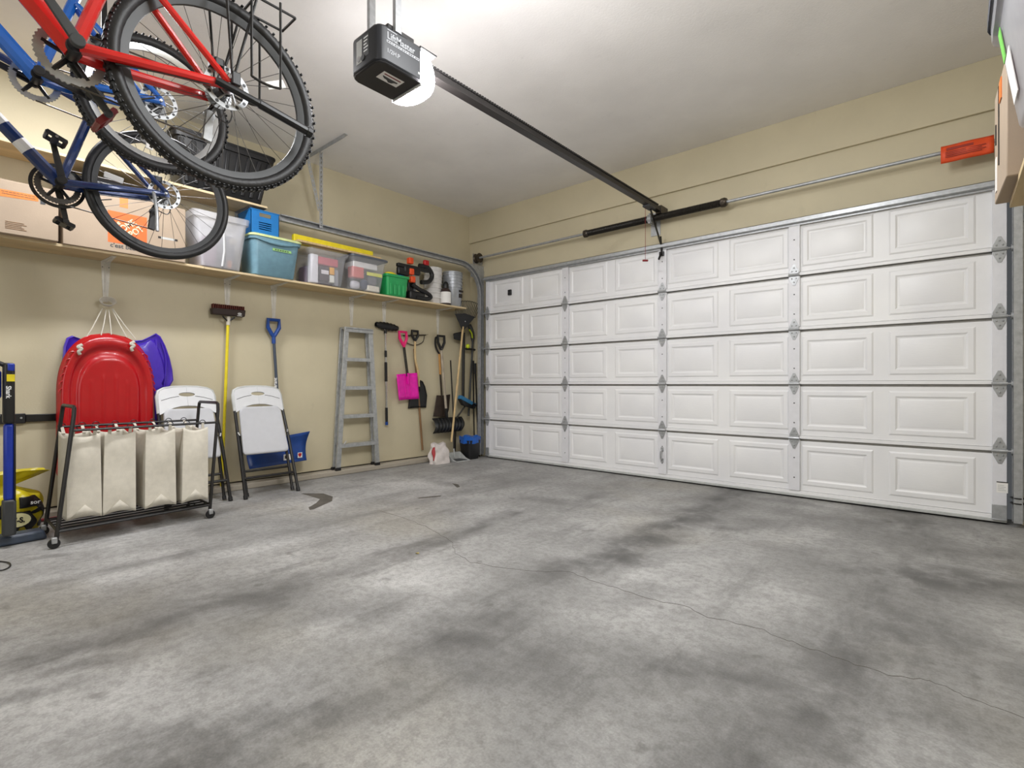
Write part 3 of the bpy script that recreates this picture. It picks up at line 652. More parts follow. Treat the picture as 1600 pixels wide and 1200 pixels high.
inside(.64, .78, .08, .30, .06, .028, 'white_package', (236, 236, 230), .004); inside(.05, .9, .0, .55, .28, .12, 'purple_cloth', (108, 70, 110), .03); inside(.80, .93, .0, .5, .10, .04, 'grey_package', (150, 150, 160))
inside(.38, .60, .3, .42, .030, .027, 'pale_label', (226, 220, 226), .001)
# clear bin with smoky lid
yt = (Yx(551, xf), Yx(604, xf)); yb = (Yx(550, xf), Yx(597, xf)); zt = Zx(545, 397, xf)
t = tote('storage_bin', 'clear bin with a smoky grey lid and yellow label next to the green tote', xf, .31, yt, yb, SZ1, zt, M['clear'], M['smoke'], r=.03, rimh=.03)
w_ = yb[1]-yb[0]; hh = zt-SZ1
inside(.06, .45, .35, .68, .12, .03, 'salmon_box', (212, 104, 98)); inside(.10, .90, .66, .84, .2, .03, 'white_basket', (228, 226, 226)); inside(.38, .62, .04, .34, .1, .03, 'navy_cloth', (48, 56, 84), .03)
inside(.55, .95, .0, .18, .1, .02, 'cream_box', (226, 220, 206)); inside(.06, .34, .02, .26, .1, .03, 'pale_pouch', (206, 204, 214), .03); inside(.62, .95, .22, .6, .22, .06, 'grey_cloth_stack', (110, 110, 120), .02)
MB().box(xf-.014, xf-.012, yb[0]+w_*.50, yb[0]+w_*1.02, SZ1+hh*.50, SZ1+hh*.60).build('yellow_label', mat('yellow_label', (222, 222, 80), .6), t)
# boards lying on the lids
zb_ = Zx(545, 397, xf)+.022
ya, yb2 = Yx(464, -4.62), Yx(594, -4.62)
single(MB().box(-4.665, -4.60, ya, yb2, zb_, zb_+.02), 'wooden_lath', M['wood'], 'pale wooden lath lying across the clear bin lids', 'board', bev=.003)
single(MB().box(-4.725, -4.675, ya, yb2-.05, zb_, zb_+.085), 'spirit_level', M['yellow'], 'yellow bar lying behind the wooden lath on the bin lids', 'board', bev=.003)
# green tote with bits
yt = (Yx(605, xf), Yx(639, xf)); yb = (Yx(607, xf), Yx(637, xf)); zt = Zx(606, 427, xf)
t = tote('storage_tote', 'small green ribbed tote holding yellow and blue odds and ends', xf, .29, yt, yb, SZ1, zt, M['green'], r=.025, rimh=.025)
for i in range(4):
    yy = yb[0]+(yb[1]-yb[0])*(.16+.22*i); MB().box(xf-.016, xf-.004, yy-.016, yy+.016, SZ1+.012, SZ1+.13).build('rib', M['green'], t, bev=.008)
single(MB().ball((xf-.06, yb[0]+.07, zt+.012), (.035, .075, .024)), 'yellow_sponge', M['yellow'], 'yellow oval pad lying on top of the green tote', 'pad')
single(MB().box(xf-.10, xf-.03, yb[0]+.16, yb[1]-.02, zt-.05, zt+.02), 'blue_packet', M['blue'], 'small dark blue packet sticking out of the green tote', 'packet', bev=.008)
# black blower tool with hose loops and orange clamps
X = -4.63
P_ = lambda u, v, x=X: PX(u, v, x)
t = thing('hose_tool', 'black tool with hose loops and orange clips beside the green tote', 'tool', (X, P_(655, 465).y, SZ1))
def curve(pts, n=6):
    pts = [Vector(p) for p in pts]; out = []
    for i in range(len(pts)-1):
        a, b, c_, d = pts[max(i-1, 0)], pts[i], pts[i+1], pts[min(i+2, len(pts)-1)]
        for j in range(n):
            s_ = j/n; out.append(.5*((2*b)+(c_-a)*s_+(2*a-5*b+4*c_-d)*s_*s_+(3*b-a-3*c_+d)*s_**3))
    out.append(pts[-1]); return out
MB().tube(curve([P_(655, 415), P_(668, 418), P_(675, 430), P_(670, 440), P_(658, 441)]), .026, 10).build('upper_hose', M['rubber'], t)
MB().tube(curve([P_(643, 444), P_(655, 452), P_(667, 458), P_(673, 464), P_(667, 467.0), P_(650, 464.5)]), .024, 10).build('lower_hose', M['rubber'], t)
a, b = P_(621, 413), P_(671, 411.5)
MB().box(X-.03, X+.02, a.y, b.y, a.z-.02, a.z+.02).build('bar', M['black'], t, bev=.006)
MB().box(X-.03, X+.02, a.y, a.y+.16, a.z-.11, a.z-.02).build('grip', M['black'], t, bev=.015)
MB().box(X-.035, X+.025, P_(630, 420).y, P_(656, 420).y, P_(640, 428).z, P_(640, 415).z).build('motor_body', M['black'], t, bev=.02)
for u, v in ((640, 408), (641, 425), (643, 437)):
    p = P_(u, v); MB().box(X-.02, X+.04, p.y-.03, p.y+.03, p.z-.035, p.z+.035).build('orange_clip', M['orangetag'], t, bev=.01)
MB().box(X-.01, X+.035, P_(661, 410).y, P_(668, 410).y, P_(664, 415).z, P_(664, 407).z).build('red_clip', M['red'], t, bev=.01)
MB().box(X-.12, X+.01, P_(640, 460).y, P_(664, 460).y, SZ1, SZ1+.10).build('base', M['black'], t, bev=.02)
MB().box(X-.06, X-.01, P_(648, 440).y, P_(657, 440).y, SZ1+.10, SZ1+.30).build('clear_canister', M['clear'], t, bev=.01)
MB().box(X-.05, X-.02, P_(640, 455).y, P_(652, 455).y, SZ1+.09, P_(640, 437).z+.02).build('neck', M['black'], t, bev=.01)
# buckets and bottle
def bucket(u, x, dia, h, name, label, m, rings, group=None):
    p = PX(u, 470, x); t = thing(name, label, 'bucket', (x, p.y, SZ1)); r = dia/2
    MB().lathe([(r*.88, 0), (r*.90, .004), (r, h-.10), (r, h-.004), (r*.96, h), (r*.5, h)], (x, p.y, SZ1), 'z', 28).build('body', m, t, ang=40)
    for z in rings: MB().lathe([(r*.98, z-.006), (r*1.05, z-.004), (r*1.05, z+.006), (r*.98, z+.008)], (x, p.y, SZ1), 'z', 28).build('rim_band', m, t)
    return t, p.y
M['silver'] = mat('grey_pail_plastic', (168, 172, 178), .35, .3); M['offwhite'] = mat('off_white_paper', (220, 218, 216), .6, bump=.2, bs=30)
t, yy = bucket(707, -4.785, .245, .45, 'bucket', 'stack of grey pails with dark print at the end of the shelf', M['silver'], (.25, .29, .33, .37, .405, .435))
MB().box(-4.785+.118, -4.785+.1225, yy+.0, yy+.07, SZ1+.19, SZ1+.215).build('print_patch', M['print'], t)
MB().box(-4.785+.116, -4.785+.1215, yy, yy+.055, SZ1+.12, SZ1+.17).build('print_patch', M['print'], t)
t, yy = bucket(676.5, -4.79, .215, .45, 'white_pail', 'white ribbed plastic pail behind the black hose loops', M['offwhite'], (.08, .14, .20, .26, .31, .36, .41))
t['category'] = 'bucket'
p = PX(696.5, 470, -4.665); t = thing('bottle', 'brown bottle with black cap and white label before the grey pails', 'bottle', (-4.665, p.y, SZ1))
MB().lathe([(.062, 0), (.064, .01), (.064, .165), (.04, .20), (.028, .215), (.028, .23)], (-4.665, p.y, SZ1), 'z', 20).build('body', mat('brown_bottle', (50, 36, 34), .3), t)
MB().lathe([(.0648, .02), (.0648, .155)], (-4.665, p.y, SZ1), 'z', 20, cap=False).build('paper_label', M['label'], t)
MB().lathe([(.036, .20), (.036, .25), (.024, .275), (.014, .285)], (-4.665, p.y, SZ1), 'z', 16).build('cap', M['black'], t)
# black ribbed tote on the upper shelf
yt = (Yx(274, xf), Yx(428, xf)); yb = (Yx(284, xf), Yx(412, xf)); zt = Zx(428, 250, xf)
t = tote('storage_tote', 'big black ribbed tote with lid on the upper shelf', xf, .31, yt, yb, UZ1, zt, M['black'], M['black'], r=.05, rimh=.045, rim=.016)
n = 9
for i in range(n):
    f = (i+.5)/n; ya_ = yb[0]+(yb[1]-yb[0])*f; yc_ = yt[0]+(yt[1]-yt[0])*f; hz = zt-.06
    MB().hexa([(xf-.02, ya_-.016, UZ1+.03), (xf-.004, ya_-.012, UZ1+.03), (xf-.004, ya_+.012, UZ1+.03), (xf-.02, ya_+.016, UZ1+.03), (xf-.01, yc_-.018, hz), (xf+.010, yc_-.014, hz), (xf+.010, yc_+.014, hz), (xf-.01, yc_+.018, hz)]).build('rib', M['darkgrey'] if 0 else M['black'], t, bev=.004)
# ================================================================ right-hand shelf with box and bin
t = thing('right_shelf', 'plywood shelf corner under the cardboard box at the right edge', 'shelf', (.4, 1.6, 1.575))
MB().box(.158, XR-.002, -.6, 2.56, 1.585, 1.605).build('board', M['ply'], t, bev=.001)
MB().box(.20, XR-.002, 2.44, 2.50, 1.44, 1.585).build('support', M['ply'], t, bev=.002)
t = thing('cardboard_box', 'cardboard box with hand slots on the right-hand shelf', 'box', (.325, 2.405, 1.605), rz=math.radians(2), world=False)
MB().box(-.20, .21, -.16, .165, 0, .385).build('body', M['card'], t, bev=.004)
MB().box(-.203, -.2, .02, .03, .10, .37).build('hand_slot', M['print'], t); MB().box(-.203, -.2, .105, .118, .20, .27).build('staple_slot', M['print'], t)
MB().box(-.2032, -.2, -.05, .0, .30, .37).build('orange_tape', M['tape'], t)
MB().box(-.2025, -.2, .09, .12, .03, .15).build('pale_scuff', M['label'], t)
t = thing('cardboard_box', 'flat cardboard box under the translucent bin at the right edge', 'box', (.35, 1.95, 1.605), world=False)
MB().box(-.18, .2, -.25, .27, 0, .094).build('body', M['card'], t, bev=.004)
t = thing('storage_bin', 'translucent bin with green label on top of the right-hand flat box', 'bin', (.35, 1.85, 1.70), world=False)
Rr = lambda z, e: ringrect(-.20-e, .24, -.32, .30+e, z, .05)
loft([Rr(0, -.01), Rr(.008, .0), Rr(.30, .042), Rr(.30, .056), Rr(.36, .060), Rr(.36, .046), Rr(.30, .038), Rr(.012, -.004)]).build('body', M['frost'], t, ang=50)
loft([Rr(.36, .062), Rr(.345, .066), Rr(.385, .066), Rr(.395, .04)]).build('lid', M['smoke'], t, ang=50)
MB().box(-.17, .2, -.25, .24, .012, .26).build('purple_contents', MATS['dull_purple_cloth'], t, bev=.03)
def slant(y0, y1, z0, z1, nm, m):
    x = lambda z: -.2025-.042*z/.30; MB().hexa([(x(z0)-.002, y0, z0), (x(z0), y0, z0), (x(z0), y1, z0), (x(z0)-.002, y1, z0), (x(z1)-.002, y0, z1), (x(z1), y0, z1), (x(z1), y1, z1), (x(z1)-.002, y1, z1)]).build(nm, m, t)
slant(.20, .25, .20, .29, 'green_label', mat('green_label', (120, 200, 90), .6)); slant(.12, .22, .06, .19, 'white_label', M['label'])
# ================================================================ things hung on and leaning against the left wall
def root_at(name, label, cat, p, group=None): return thing(name, label, cat, tuple(p), group=group)
def W(u, v, dx): return PX(u, v, XL+dx)
def sheet(corners, bulge, nrm, name, m, t, nu=10, nv=8, th=.006, bend=(1, 0)):
    # corners TL, TR, BR, BL ; bulge along nrm
    TL, TR, BR, BL = [Vector(c) for c in corners]; N = Vector(nrm)
    def f(i, j):
        p = lerp(lerp(TL, TR, i), lerp(BL, BR, i), j)
        return p+N*(bulge*(bend[0]*math.sin(PI*i)+bend[1]*math.sin(PI*j)))
    return MB().grid(f, nu, nv).build(name, m, t, solid=th)
def dgrip(t, c, w, h, r, m, name='grip', tilt=0.0):
    r = r*1.35
    # D-handle in the Y/Z plane, c = foot of the D
    x, y, z = c; T = lambda a, b: (x, y+a+tilt*b, z+b)
    MB().tube([T(0, 0), T(-.012, .02), T(-w/2, h*.55), T(-w/2, h), T(w/2, h), T(w/2, h*.55), T(.012, .02)], r, 8, closed=True).build(name, m, t)
# ---- red sled
xs = XL+.17; yl, yr = PX(89, 600, xs).y, PX(243, 600, xs).y; zt = PX(165, 520, xs).z; zb = .24
cyS = (yl+yr)/2; Wd = (yr-yl)/2; H = zt-zb
t = root_at('toboggan', 'red plastic toboggan hung upright in front of the purple sled', 'sled', (xs, cyS, zb))
sm = lambda x: 0 if x <= 0 else 1 if x >= 1 else x*x*(3-2*x)
def sled(i, j):
    s_ = i*2-1; tt = j; p = 2.3; tz = max(0, (tt-.58)/.42); tb = max(0, (.08-tt)/.08)
    wv = (max(0, 1-tz**p))**(1/p)*(1-.25*tb**2); q = ((abs(s_)*wv)**p+tz**p)**(1/p); q = max(q, tb*.9)
    h = .055*sm((1-q)/.10)-.018*sm((.80-q)/.05)+.022*sm((.66-q)/.08)
    for r in (.13, .36):
        if .1 < tt < .74-.2*r: h += .006*math.exp(-((abs(s_*wv)-r)/.018)**2)
    return (xs-.03+h, cyS+s_*wv*Wd, zb+H*tt)
MB().grid(sled, 64, 56).build('hull', M['red'], t, solid=.004, ang=60)
for s_ in (-1, 1):
    for k_ in range(6):
        z_ = zb+H*(.60+.048*k_); yy = cyS+s_*Wd*(.955-.012*k_**1.65)
        MB().tube(arc((xs+.02, yy-s_*.02, z_), .026, 0, PI, 6, (0, s_, 0), (0,0,1)), .0045, 6).build('edge_ridge', M['red'], t)
for u, v in ((125, 545), (207, 540)):
    p = PX(u, v, xs+.05); MB().tube(curve([p+Vector((0, .012, .03)), p+Vector((.006, -.012, .012)), p+Vector((.008, .008, 0)), p+Vector((.006, -.008, -.02)), p+Vector((0, .0, -.04))]), .011, 7).build('rope_knot', M['rope'], t)
hk = W(168, 474, .05)
for u0, v0, u1, v1 in ((127, 540, 160, 482), (158, 524, 166, 484), (174, 523, 170, 484), (212, 530, 176, 482), (198, 527, 175, 483)):
    a = PX(u0, v0, xs-.012); b = PX(u1, v1, XL+.05); MB().tube([a, lerp(a, b, .5)+Vector((.01, 0, -.01)), b], .0035, 6).build('rope', M['rope'], t)
for k_ in range(5):
    r = .034+.004*k_; MB().tube([hk+Vector((.004*k_, r*math.cos(a), .62*r*math.sin(a)+.004*k_)) for a in [2*PI*i/16 for i in range(16)]], .004, 5, closed=True).build('rope_coil', M['rope'], t)
# ---- purple sled behind
xs2 = XL+.055
pts = [(104,528),(112,524.5),(122,528),(136,535),(160,538),(185,537),(205,532.5),(222,531.5),(235,525.5),(243,521),(250,526),(257.5,540),(264.5,560),(268.5,578),(270,594),(264,605),(266.5,611),(254,620),(248,640),(247,690),(246,740),(100,740),(99,690),(98,640),(97,600),(98,560),(99,542)]
ps = [PX(u, v, xs2) for u, v in pts]; c = sum(ps, Vector())/len(ps); c.z += .05
t = root_at('snow_sled', 'purple plastic sled with winged corners behind the red toboggan', 'sled', (xs2, c.y, min(p.z for p in ps)))
def ringsl(k_, x): return [(x, c.y+(p.y-c.y)*k_, c.z+(p.z-c.z)*k_) for p in ps]
loft([ringsl(1, xs2-.02), ringsl(1.0, xs2+.015), ringsl(.97, xs2+.022), ringsl(.93, xs2+.012), ringsl(.84, xs2+.012), ringsl(.78, xs2+.045), ringsl(.60, xs2+.052)]).build('shell', M['purple'], t, ang=50)
a, b = PX(244, 530, xs2+.03), PX(246, 612, xs2+.035)
MB().tube([a, lerp(a, b, .5)+Vector((.012, 0, 0)), b], .008, 8).build('wing_crease', M['purple'], t)
MB().tube(curve([PX(252, 535, xs2+.022), PX(259, 560, xs2+.03), PX(258, 590, xs2+.03), PX(255, 612, xs2+.022)]), .006, 8).build('wing_crease', M['purple'], t)
# ---- yellow push broom, head up
dx = .06
t = root_at('push_broom', 'yellow-handled broom hung head up with red-tipped bristles', 'broom', W(347, 765, dx))
MB().tube([W(356.5, 500, dx), W(352, 620, dx), W(346, 765, dx)], .0125, 10).build('handle', M['yellow'], t)
MB().tube([W(357, 495, dx), W(356.5, 508, dx)], .017, 10).build('ferrule', M['canvas'], t)
a, b = W(330, 481, dx), W(381, 488, dx); zc_ = (a.z+b.z)/2
MB().hexa([(a.x-.03, a.y, a.z-.055), (a.x+.03, a.y, a.z-.055), (b.x+.03, b.y, a.z-.055), (b.x-.03, b.y, a.z-.055), (a.x-.035, a.y-.002, a.z+.0), (a.x+.035, a.y-.002, a.z), (b.x+.035, b.y+.006, a.z+.006), (b.x-.035, b.y+.006, a.z+.006)]).build('head', mat('brown_black_plastic', (44, 28, 24), .5), t, bev=.008)
for k_ in range(16):
    y = a.y+.012+(b.y-a.y-.02)*k_/15; MB().hexa([(a.x-.025, y-.0045, a.z), (a.x+.025, y-.0045, a.z), (a.x+.025, y+.0045, a.z), (a.x-.025, y+.0045, a.z), (a.x-.028, y-.0025, a.z+.038), (a.x+.028, y-.0025, a.z+.038), (a.x+.028, y+.0025, a.z+.038), (a.x-.028, y+.0025, a.z+.038)]).build('bristle_tuft', mat('rust_bristle', (96, 40, 30), .8), t)
p = W(372, 491, dx); MB().lathe([(.018, 0), (.018, .003)], (p.x+.034, p.y, p.z), ((0,1,0),(0,0,.6),(1,0,0)), 12).build('emblem', M['greytrim'], t); MB().box(p.x+.033, p.x+.036, p.y-.02, p.y+.02, p.z-.020, p.z-.016).build('emblem_bar', M['label'], t)
MB().tube([W(356, 497, dx)+Vector((.02, -.05, .01)), W(356.5, 503, dx), W(356, 497, dx)+Vector((.02, .05, .01))], .008, 6).build('brace', M['black'], t)
# ---- blue snow pusher behind the second chair
dx = .05
t = root_at('snow_pusher', 'blue snow pusher with grey shaft standing behind the right folding chair', 'shovel', W(432, 733, .12))
g = W(427.5, 527, dx); dgrip(t, (g.x, g.y, g.z), .105, .165, .014, M['blue'])
MB().tube([g+Vector((0, 0, .02)), g+Vector((0, .002, -.06))], .018, 10).build('socket', M['blue'], t)
e = W(437, 695, .10); MB().tube([g, W(433, 610, .06), e], .0135, 10).build('shaft', M['bluetool'], t)
p = W(431.4, 608, .076); text('Garant', .045, p+Vector((.0, .004, -.02)), (0, .03, 1), (0, -1, .03), M['textwhite'], t, bold=.0008)
sheet((W(388, 692, .16), W(484, 674, .10), W(479, 719, .17), W(390, 733, .23)), -.05, (1, 0, 0), 'blade', M['blue'], t, 8, 8, .006, (0, 1))
a = W(443, 712, .205); MB().box(a.x, a.x+.002, a.y, a.y+.07, a.z-.045, a.z+.01).build('white_sticker', M['label'], t)
MB().prism([(0, 0), (.03, .0), (.012, -.012), (.03, -.03), (.0, -.03)], (a.x+.002, a.y+.012, a.z), (0,1,0), (0,0,1), (.001, 0, 0)).build('sticker_mark', M['print'], t)
a = W(465, 709, .19); MB().box(a.x, a.x+.002, a.y, a.y+.045, a.z-.04, a.z+.01).build('red_sticker', M['label'], t)
MB().prism([(.004, 0), (.022, .006), (.04, 0), (.036, -.02), (.022, -.034), (.008, -.02)], (a.x+.002, a.y, a.z), (0,1,0), (0,0,1), (.001, 0, 0)).build('sticker_shield', M['red'], t)
# ---- aluminium stepladder
KX = .12
t = root_at('stepladder', 'folded aluminium stepladder leaning on the wall under the clear bins', 'ladder', W(558, 733, .08))
fz = .052
def foot(u, dx): p = W(u, 735, dx); p.z = fz; return p
FL_, FR_ = foot(528, .108), foot(589.5, .108); TL_, TR_ = W(541.5, 514, .11), W(578.5, 519, .11)
BL_, BR_ = foot(522, .03), foot(584, .03); UL_, UR_ = W(534, 512, .04), W(572, 515, .04)
def rail(a, b, wy, wx, nm):
    a, b = Vector(a), Vector(b); V = lambda p, y, x: p+Vector((x, y, 0))
    MB().hexa([V(a, -wy, -wx), V(a, wy, -wx), V(a, wy, wx), V(a, -wy, wx), V(b, -wy, -wx), V(b, wy, -wx), V(b, wy, wx), V(b, -wy, wx)]).build(nm, M['alu'], t, bev=.002)
rail(FL_, TL_, .026, .011, 'front_rail'); rail(FR_, TR_, .026, .011, 'front_rail'); rail(BL_, UL_, .018, .010, 'rear_rail'); rail(BR_, UR_, .018, .010, 'rear_rail')
for f_, nm in ((FL_, 0), (FR_, 0), (BL_, 1), (BR_, 1)): MB().box(f_.x-.014, f_.x+.014, f_.y-.03, f_.y+.03, f_.z-.002, f_.z+.03).build('rubber_foot', M['rubber'], t, bev=.003)
Ht = TL_.z-fz
for v in (560, 604, 648, 692.5):
    z = W(558, v, .11).z; f = (z-fz)/Ht; a, b = lerp(FL_, TL_, f), lerp(FR_, TR_, f)
    MB().box(a.x-.075, a.x+.014, a.y, b.y, z-.004, z+.004).box(a.x+.010, a.x+.016, a.y, b.y, z-.034, z+.004).box(a.x-.075, a.x-.070, a.y, b.y, z-.03, z).build('step', M['alu'], t, bev=.0015)
z = TL_.z; MB().box(UL_.x-.02, TL_.x+.018, UL_.y-.01, TR_.y+.028, z, z+.022).box(TL_.x+.010, TL_.x+.018, TL_.y-.03, TR_.y+.03, z-.03, z+.01).build('top_cap', M['alu'], t, bev=.003)
for s_, a in ((1, lerp(FL_, TL_, .72)), (-1, lerp(FR_, TR_, .72))): MB().tube([a+Vector((-.005, s_*-.03, .05)), a+Vector((-.06, s_*-.02, -.05))], .006, 6).build('spreader', M['galv'], t)
for sgn, f_ in ((1, FL_), (-1, FR_)): p = lerp(FL_ if sgn > 0 else FR_, TL_ if sgn > 0 else TR_, .16); MB().tube([p+Vector((.012, sgn*.02, 0)), p+Vector((.0, sgn*.08, .06))], .005, 6).build('step_brace', M['galv'], t)
# ---- black telescopic brush
dx = .035
t = root_at('telescopic_brush', 'black soft brush head up on a silver telescopic pole', 'brush', W(604, 663, dx))
for v0, v1, r, m in ((517, 548, .0095, 'chrome'), (548, 558, .015, 'black'), (558, 566, .0095, 'chrome'), (566, 596, .0165, 'black'), (596, 637, .0115, 'chrome'), (637, 659, .0155, 'black'), (659, 664, .018, 'blue')):
    MB().tube([W(602.3+(v0-517)*.013, v0, dx), W(602.3+(v1-517)*.013, v1, dx)], r, 10).build('pole_section', M[m], t)
a, b = W(587, 508, dx), W(621.5, 511, dx)
def brf(i, j):
    an = 2*PI*i; e = math.sin(PI*(.04+.92*j))**.3; return (a.x+.04*math.cos(an)*e, a.y+(b.y-a.y)*j, (a.z+b.z)/2+.006-(j*.022)+.045*math.sin(an)*e+.004*math.sin(40*j))
MB().grid(brf, 14, 24).build('brush_head', M['rubber'], t)
p = W(602.3, 517, dx); MB().tube([p+Vector((.01, -.03, .03)), p, p+Vector((.01, .03, .03))], .008, 6).build('yoke', M['galv'], t); MB().tube([p+Vector((0, 0, .03)), p+Vector((0, 0, -.03))], .018, 8).build('socket', M['black'], t)
# ---- hay fork-like garden rake with brown handle
dx = .02
t = root_at('garden_rake', 'iron garden rake with brown handle hanging behind the black shovel', 'rake', W(660, 703, dx))
MB().tube([W(647.5, 545, dx), W(654, 620, dx), W(660.3, 703, dx)], .0125, 8).build('handle', M['brownwood'], t)
a, b = W(630, 524.5, dx), W(665, 523.5, dx)
MB().tube([a, b], .0075, 6).build('head_bar', M['rust'], t)
MB().tube(curve([W(634, 535, dx), W(647, 539.5, dx), W(660, 535, dx), W(663, 525, dx)]), .0055, 6).build('bow', M['rust'], t)
for k_ in range(10): p = lerp(a, b, k_/9); MB().tube([p, p+Vector((.05, 0, .004))], [.004, .002], 5).build('tine', M['rust'], t)
# ---- black snow shovel, wooden shaft
dx = .05
t = root_at('snow_shovel', 'black snow shovel with pale wooden shaft behind the pink shovel', 'shovel', W(655, 638, dx))
g = W(648.5, 533, dx); dgrip(t, (g.x, g.y, g.z), .09, .12, .012, M['black'], tilt=-.02)
MB().tube(curve([g, W(649, 560, dx), W(653, 580, dx), W(655, 604, dx)]), .0135, 10).build('shaft', M['wood'], t)
pl = [(655,593),(661,595.5),(665,604),(668,618),(666.5,637),(653,637),(639,638.5),(640.5,622),(644,606),(649,596)]
P3 = [W(u, v, dx-.018) for u, v in pl]; cc = sum(P3, Vector())/len(P3)
rg = lambda k_, dxx: [(p.x*0+cc.x+dxx, cc.y+(p.y-cc.y)*k_, cc.z+(p.z-cc.z)*k_) for p in P3]
loft([rg(1, -.02), rg(1, -.005), rg(.93, .004), rg(.88, -.008), rg(.4, -.004)]).build('blade', M['black'], t, ang=50)
MB().tube([W(655, 596, dx), W(656, 612, dx)], [.016, .01], 8).build('socket', M['black'], t)
# ---- pink shovel
dx = .085
t = root_at('toy_shovel', 'bright magenta plastic shovel with hot pink grip', 'shovel', W(637, 625, dx))
g = W(631, 541, dx); dgrip(t, (g.x, g.y, g.z), .10, .165, .013, M['hotpink'], tilt=-.10)
MB().tube([g+Vector((0, -.006, .05)), g+Vector((0, .004, -.01))], .019, 10).build('socket', M['hotpink'], t)
for s_ in (-1, 1): MB().tube([g+Vector((0, s_*.010, .0)), W(637, 588, dx)+Vector((0, s_*.010, 0))], .0075, 8).build('shaft', M['black'], t)
C4 = (W(619.7, 585, dx), W(651.7, 582.5, dx), W(654.8, 623, dx), W(623.6, 625.5, dx))
sheet(C4, -.018, (1,0,0), 'blade', M['pink'], t, 12, 6, .006)
for k_ in (.18, .38, .62, .82): a = lerp(C4[0], C4[1], k_); b = lerp(C4[3], C4[2], k_); MB().tube([lerp(a, b, .08)+Vector((-.012, 0, 0)), lerp(a, b, .92)+Vector((-.010, 0, 0))], .005, 6).build('rib', M['pink'], t)
MB().tube([W(637, 583, dx), W(638, 600, dx)], [.017, .010], 8).build('blade_socket', M['pink'], t)
# ---- spade with D grip (brown blade)
dx = .03
t = root_at('spade', 'old spade with brown blade and wooden shaft behind the ribbed pusher', 'spade', W(689, 652, dx))
g = W(686.5, 553, dx); x, y, z = g
MB().tube(curve([(x, y, z), (x, y-.04, z+.05), (x, y-.065, z+.12), (x, y-.06, z+.20), (x, y-.02, z+.20)]), .012, 8).build('grip', M['black'], t)
MB().tube([g, W(688, 585, dx)], .014, 8).build('wooden_shaft', mat('honey_wood', (196, 146, 84), .45, 0, .2, 14), t)
MB().tube([W(688, 585, dx), W(690.5, 622, dx)], .012, 8).build('steel_socket', M['rust'], t)
pl = [(682,617.5),(691,618),(698,617),(703,616),(701,640),(697,652),(676.5,650.5),(678.5,640)]
P3 = [W(u, v, dx) for u, v in pl]; MB().prism([(p.y, p.z) for p in P3], (P3[0].x, 0, 0), (0,1,0), (0,0,1), (.008, 0, 0)).build('blade', mat('brown_rusty_blade', (66, 54, 46), .5, .4, .3, 10), t, bev=.003)
# ---- ribbed snow pusher
dx = .075
t = root_at('ribbed_pusher', 'black ribbed snow pusher with D grip and worn pale shaft', 'shovel', W(698, 678, dx))
g = W(689.5, 547, dx); dgrip(t, (g.x, g.y, g.z), .105, .175, .013, M['black'], tilt=-.02)
MB().tube([g+Vector((0, 0, .02)), W(693, 590, dx), W(697.5, 645, dx)], .0155, 10).build('shaft', mat('worn_pale_wood', (176, 164, 146), .6, 0, .25, 14), t)
MB().tube([W(697, 638, dx), W(698.5, 656, dx)], .019, 8).build('socket', M['black'], t)
C4 = (W(675, 654, dx), W(721, 651, dx), W(720.5, 673, dx+.05), W(676.5, 677.5, dx+.05))
sheet(C4, .06, (1,0,0), 'blade', M['black'], t, 10, 10, .006, (0, 1))
for k_ in range(9):
    f = .06+.88*k_/8; a = lerp(C4[0], C4[1], f); b = lerp(C4[3], C4[2], f); MB().tube([lerp(a, b, q)+Vector((.06*math.sin(PI*q)+.006, 0, 0)) for q in (0.02, .2, .4, .6, .8, .98)], .009, 6).build('rib', M['black'], t)
# ---- long-handled dustpan
t = root_at('lobby_dustpan', 'grey lobby dustpan with long thin pole on the floor by the bin', 'dustpan', PZ(716, 722))
a = PZ(716, 720); py = a.y; px_ = a.x
MB().tube([W(704, 563, .06), W(708.5, 650, .10), (px_-.08, py-.0, .14)], .0085, 8).build('pole', M['blackmetal'], t)
MB().tube([(px_-.08, py, .145), (px_-.07, py+.005, .03)], .0095, 8).build('lower_pole', M['greytrim'], t)
MB().box(px_-.09, px_+.10, py-.11, py+.11, .0, .008).build('pan', M['greytrim'], t, bev=.003)
MB().box(px_-.09, px_-.082, py-.11, py+.11, .008, .10).build('back_wall', M['greytrim'], t, bev=.003)
for s_ in (-1, 1): MB().hexa([(px_-.09, py+s_*.11-.004, .008), (px_+.10, py+s_*.11-.004, .008), (px_+.10, py+s_*.11+.004, .008), (px_-.09, py+s_*.11+.004, .008), (px_-.09, py+s_*.11-.004, .10), (px_+.02, py+s_*.11-.004, .03), (px_+.02, py+s_*.11+.004, .03), (px_-.09, py+s_*.11+.004, .10)]).build('side_wall', M['greytrim'], t)
MB().box(px_-.078, px_+.06, py-.095, py+.095, .0085, .014).build('dark_mat', M['darkgrey'], t)
